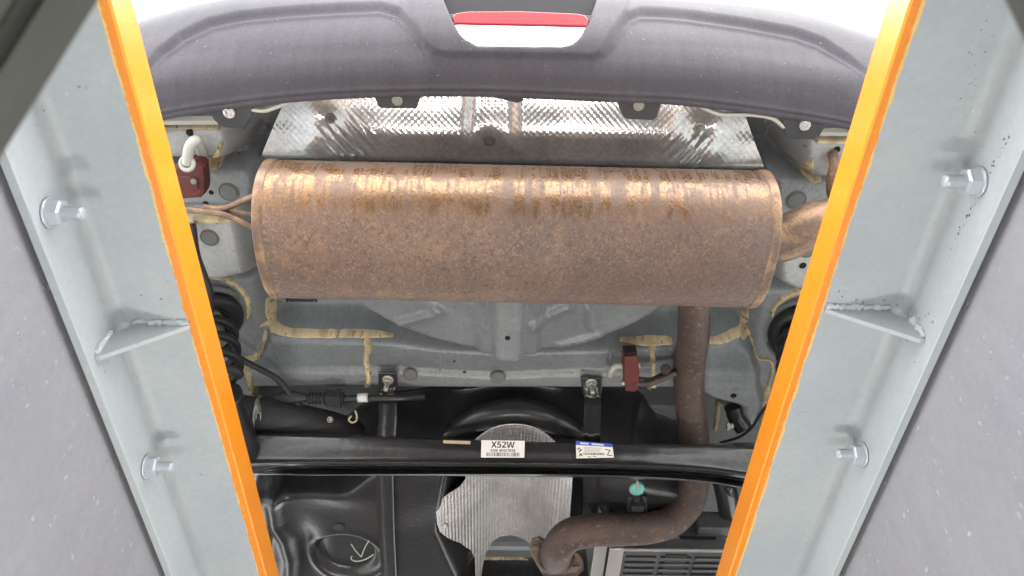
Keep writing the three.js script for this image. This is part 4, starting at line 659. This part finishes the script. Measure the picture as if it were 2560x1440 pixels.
// ---- axle beam
{
  // profile across the beam: distance along the view-facing width w (rear/top to front/bottom) against bulge
  const topL = curve1([[480, 1072], [640, 1082], [900, 1090], [1280, 1102], [1600, 1108], [1890, 1116], [2100, 1122]]), botL = curve1([[480, 1200], [630, 1192], [800, 1190], [1280, 1192], [1600, 1198], [1760, 1208], [1890, 1226], [2100, 1240]]);
  const yT = 1.115, yB = 1.06;
  const prof = [[0, -0.03], [0.0, -0.012], [0.02, 0.0], [0.06, 0.004], [0.3, 0.009], [0.55, 0.012], [0.60, 0.016], [0.63, 0.019], [0.66, 0.016], [0.685, 0.017], [0.71, 0.019], [0.73, 0.012], [0.77, -0.006], [0.82, -0.012], [0.87, -0.004], [0.905, 0.012], [0.93, 0.017], [0.96, 0.012], [0.985, 0.002], [1, -0.012], [1.0, -0.035]];
  const flat = [[0, -0.03], [0.0, -0.012], [0.02, 0.0], [0.06, 0.004], [0.3, 0.009], [0.5, 0.014], [0.58, 0.017], [0.63, 0.019], [0.66, 0.020], [0.685, 0.021], [0.71, 0.021], [0.73, 0.021], [0.77, 0.020], [0.82, 0.018], [0.87, 0.016], [0.905, 0.013], [0.93, 0.01], [0.96, 0.004], [0.985, -0.004], [1, -0.014], [1.0, -0.035]];
  const P = (px, t, bulge) => { const a = U(px, topL(px), yT), b = U(px, botL(px), yB), p = a.clone().lerp(b, t), n = b.clone().sub(a).cross(RX).normalize(); if (n.y > 0) n.negate(); return p.addScaledVector(n, bulge * 1.5); };
  const NV = (prof.length - 1) * 3;
  const f = (u, v) => {
    const px = lerp(440, 2120, u), k = v * (prof.length - 1), i = Math.min(prof.length - 2, Math.floor(k)), fr = k - i;
    const t = lerp(prof[i][0], prof[i + 1][0], fr), open = sstep(638, 780, px - 240 * Math.abs(t - 0.83)) * (1 - sstep(1800, 1935, px + 160 * Math.abs(t - 0.8)) * 0.8);
    const b = lerp(lerp(flat[i][1], flat[i + 1][1], fr), lerp(prof[i][1], prof[i + 1][1], fr), open) + 0.0012 * (fbm(u, v, 40, 5, 3, 921) - 0.5);
    const p = P(px, t, b); return [p.x, p.y, p.z, p.x, t * 0.1];
  };
  const ax = part(car, 'axle_beam', grid(300, NV, f), mAxle);
  const lab = (q, name, cw, ch, draw, label) => {
    const cv = document.createElement('canvas'); cv.width = cw; cv.height = ch; draw(cv.getContext('2d'), cw, ch);
    const t = new THREE.CanvasTexture(cv); t.colorSpace = THREE.SRGBColorSpace; t.anisotropy = 8;
    const g = grid(16, 10, (u, v) => { const px = lerp(lerp(q[0][0], q[1][0], u), lerp(q[3][0], q[2][0], u), v), py = lerp(lerp(q[0][1], q[1][1], u), lerp(q[3][1], q[2][1], u), v), tt = (py - topL(px)) / (botL(px) - topL(px)); const p = P(px, tt, 0.0145 + 0.003 * Math.max(0, 0.15 - tt)); return [p.x, p.y, p.z, u, 1 - v]; });
    part(ax, name, g, std({ map: t, roughness: 0.5 }), label);
  };
  lab([[1204, 1101], [1311, 1103], [1310, 1145], [1203, 1144]], 'sticker', 512, 208, (c, w, h) => {
    c.fillStyle = '#efe9e4'; c.fillRect(0, 0, w, h); c.fillStyle = '#15130f'; c.font = 'bold 104px sans-serif'; c.textAlign = 'center'; c.textBaseline = 'alphabetic'; c.fillText('X52W', w / 2, 88, 400);
    c.font = 'bold 44px sans-serif'; c.fillText('52W 49327838', w / 2, 138, 390); const R = rng(5); for (let x = 62; x < 455;) { const b = 3 + R() * 8; c.fillStyle = R() < 0.75 ? '#4a423c' : '#8a8078'; c.fillRect(x, 146, b, 48); x += b + 4 + R() * 7; }
  }, 'white sticker printed X52W with a barcode');
  lab([[1437, 1103], [1527, 1111], [1531, 1145], [1438, 1147]], 'sticker', 512, 220, (c, w, h) => {
    c.fillStyle = '#ece6de'; c.fillRect(0, 0, w, h); c.fillStyle = '#3c55b4'; c.fillRect(0, 0, w, 52); c.fillStyle = '#c9d3ee'; c.fillRect(60, 16, 120, 22); c.fillRect(220, 14, 170, 26);
    c.fillStyle = '#b9b2aa'; for (let i = 0; i < 4; i++) c.fillRect(110, 74 + i * 17, 250 - i * 14, 9); const R = rng(9); c.fillStyle = '#26231f'; for (let x = 100; x < 380;) { const b = 3 + R() * 8; c.fillRect(x, 146, b, 32); x += b + 3 + R() * 5; }
    c.strokeStyle = '#1a1712'; c.lineWidth = 11; c.lineCap = 'round'; c.beginPath(); c.moveTo(22, 110); c.quadraticCurveTo(50, 70, 58, 104); c.quadraticCurveTo(60, 130, 30, 138); c.quadraticCurveTo(60, 128, 82, 108); c.stroke(); c.beginPath(); c.moveTo(40, 190); c.lineTo(80, 158); c.moveTo(44, 160); c.lineTo(84, 188); c.stroke();
    c.beginPath(); c.moveTo(405, 92); c.lineTo(470, 104); c.quadraticCurveTo(440, 140, 430, 178); c.lineTo(490, 186); c.stroke(); c.lineWidth = 7; c.beginPath(); c.moveTo(160, 200); c.lineTo(200, 206); c.moveTo(230, 196); c.lineTo(270, 200); c.stroke();
  }, 'white sticker with blue head, barcode and handwriting');
  lab([[1110, 1100], [1177, 1103], [1177, 1111], [1110, 1108]], 'sticker', 64, 16, (c, w, h) => { c.fillStyle = '#b9a67f'; c.fillRect(0, 0, w, h); }, 'narrow beige tape');
}

// ---- right of the tunnel: teal clip, bracket, ribbed black canister
{
  const cl = part(car, 'pipe_clip', (() => { const p = U(1593, 1226, 1.13); return aim(new THREE.LatheGeometry([[0.0001, 0], [0.013, 0], [0.0175, 0.004], [0.0175, 0.012], [0.013, 0.016], [0.0001, 0.016]].map(([a, b]) => new THREE.Vector2(a, b)), 24), p, V3(0, 1, -0.25)); })(), mTeal, 'turquoise clip');
  part(cl, 'pin', tube([U(1594, 1222, 1.128), U(1594, 1202, 1.13)], 0.0024, 6, 8), mWhitePaint);
  part(car, 'hose_joint', [new RoundedBoxGeometry(0.03, 0.03, 0.02, 2, 0.004).translate(...U(1592, 1262, 1.13).toArray()), tube([U(1574, 1240, 1.135), U(1573, 1275, 1.135)], 0.006, 6, 10), tube([U(1611, 1240, 1.135), U(1613, 1275, 1.135)], 0.006, 6, 10), hex(U(1592, 1250, 1.118), V3(0, -0.4, 1), 0.007, 0.006)], mHose);
  const p1 = U(1520, 1372, 1.09), yt = 1.185, y0 = 1.088;
  const a = U(1560, 1376, y0), b = U(1826, 1374, y0), za = a.z, dep = 0.34;
  const can = part(car, 'canister', [new RoundedBoxGeometry(b.x - a.x, yt - y0, dep, 3, 0.006).translate((a.x + b.x) / 2, (yt + y0) / 2, za - dep / 2)], mCan);
  part(can, 'step', [new RoundedBoxGeometry(0.09, 0.05, 0.03, 2, 0.004).translate(U(1790, 1325, 1.14).x, 1.158, za + 0.012), new RoundedBoxGeometry((b.x - a.x) * 0.7, 0.004, 0.01, 1, 0.001).translate((a.x + b.x) / 2 - 0.03, 1.124, za + 0.003)], mCan);
  part(can, 'slot', new THREE.BoxGeometry(0.085, 0.006, 0.004).translate(U(1745, 1345, 1.12).x, 1.119, za + 0.0085), mHole);
  part(can, 'edge_highlight', new RoundedBoxGeometry(b.x - a.x + 0.006, 0.007, 0.008, 2, 0.002).translate((a.x + b.x) / 2, y0 + 0.002, za + 0.001), mSteel);  // highlight of the lower edge, put into a bright steel strip
  for (let i = 0; i < 7; i++) { const z = za - 0.022 - i * 0.022; for (let k = 0; k < 3; k++) { const w = (b.x - a.x) * 0.29, x = lerp(a.x, b.x, 0.17 + k * 0.33); part(can, 'rib', new THREE.BoxGeometry(w, 0.007, 0.008).translate(x, y0 - 0.003, z), mTank); } }
  part(can, 'centre_bar', new THREE.BoxGeometry(0.05, 0.005, 0.2).translate(lerp(a.x, b.x, 0.5), y0 - 0.0025, za - 0.11), mTank);
  // bright bracket in front of the canister and its leg
  const br = part(car, 'bracket', (() => { const x0 = U(1524, 1372, 1.07).x, x1 = U(1560, 1372, 1.07).x, z = U(1540, 1372, 1.07).z; return [new RoundedBoxGeometry(x1 - x0, 0.004, 0.2, 2, 0.0015).translate((x0 + x1) / 2, 1.07, z - 0.1), new RoundedBoxGeometry(x1 - x0, 0.12, 0.004, 2, 0.0015).translate((x0 + x1) / 2, 1.13, z), new RoundedBoxGeometry(0.03, 0.1, 0.15, 2, 0.003).translate(x0 - 0.018, 1.13, z - 0.08)]; })(), mSteel);
  part(br, 'tongue', plate(polyXZ([[1522, 1268], [1530, 1258], [1548, 1252], [1553, 1262], [1556, 1300], [1520, 1300]], 1.15), 1.15, 0.004, 0.001), mSteel);
  part(car, 'suspension_arm', [tube([U(1790, 1140, 1.19), U(1815, 1230, 1.18), U(1830, 1330, 1.18)], 0.026, 30, 16), tube([U(1820, 1215, 1.16), U(1850, 1300, 1.2)], 0.012, 12, 10), tube([U(1832, 1015, 1.25), U(1842, 1045, 1.24), U(1862, 1075, 1.22)], 0.02, 20, 14)], mTank);
  part(car, 'stud', [tube([U(1820, 1066, 1.2), U(1834, 1064, 1.2)], 0.0058, 4, 12), hex(U(1816, 1066, 1.2), RX, 0.009, 0.006)], mZinc);
  part(car, 'suspension_arm', [tube([U(560, 985, 1.09), U(585, 1060, 1.09), U(615, 1150, 1.085), U(600, 1230, 1.1)], 0.034, 30, 16)], mTank);
}

renderer.render(scene, camera);
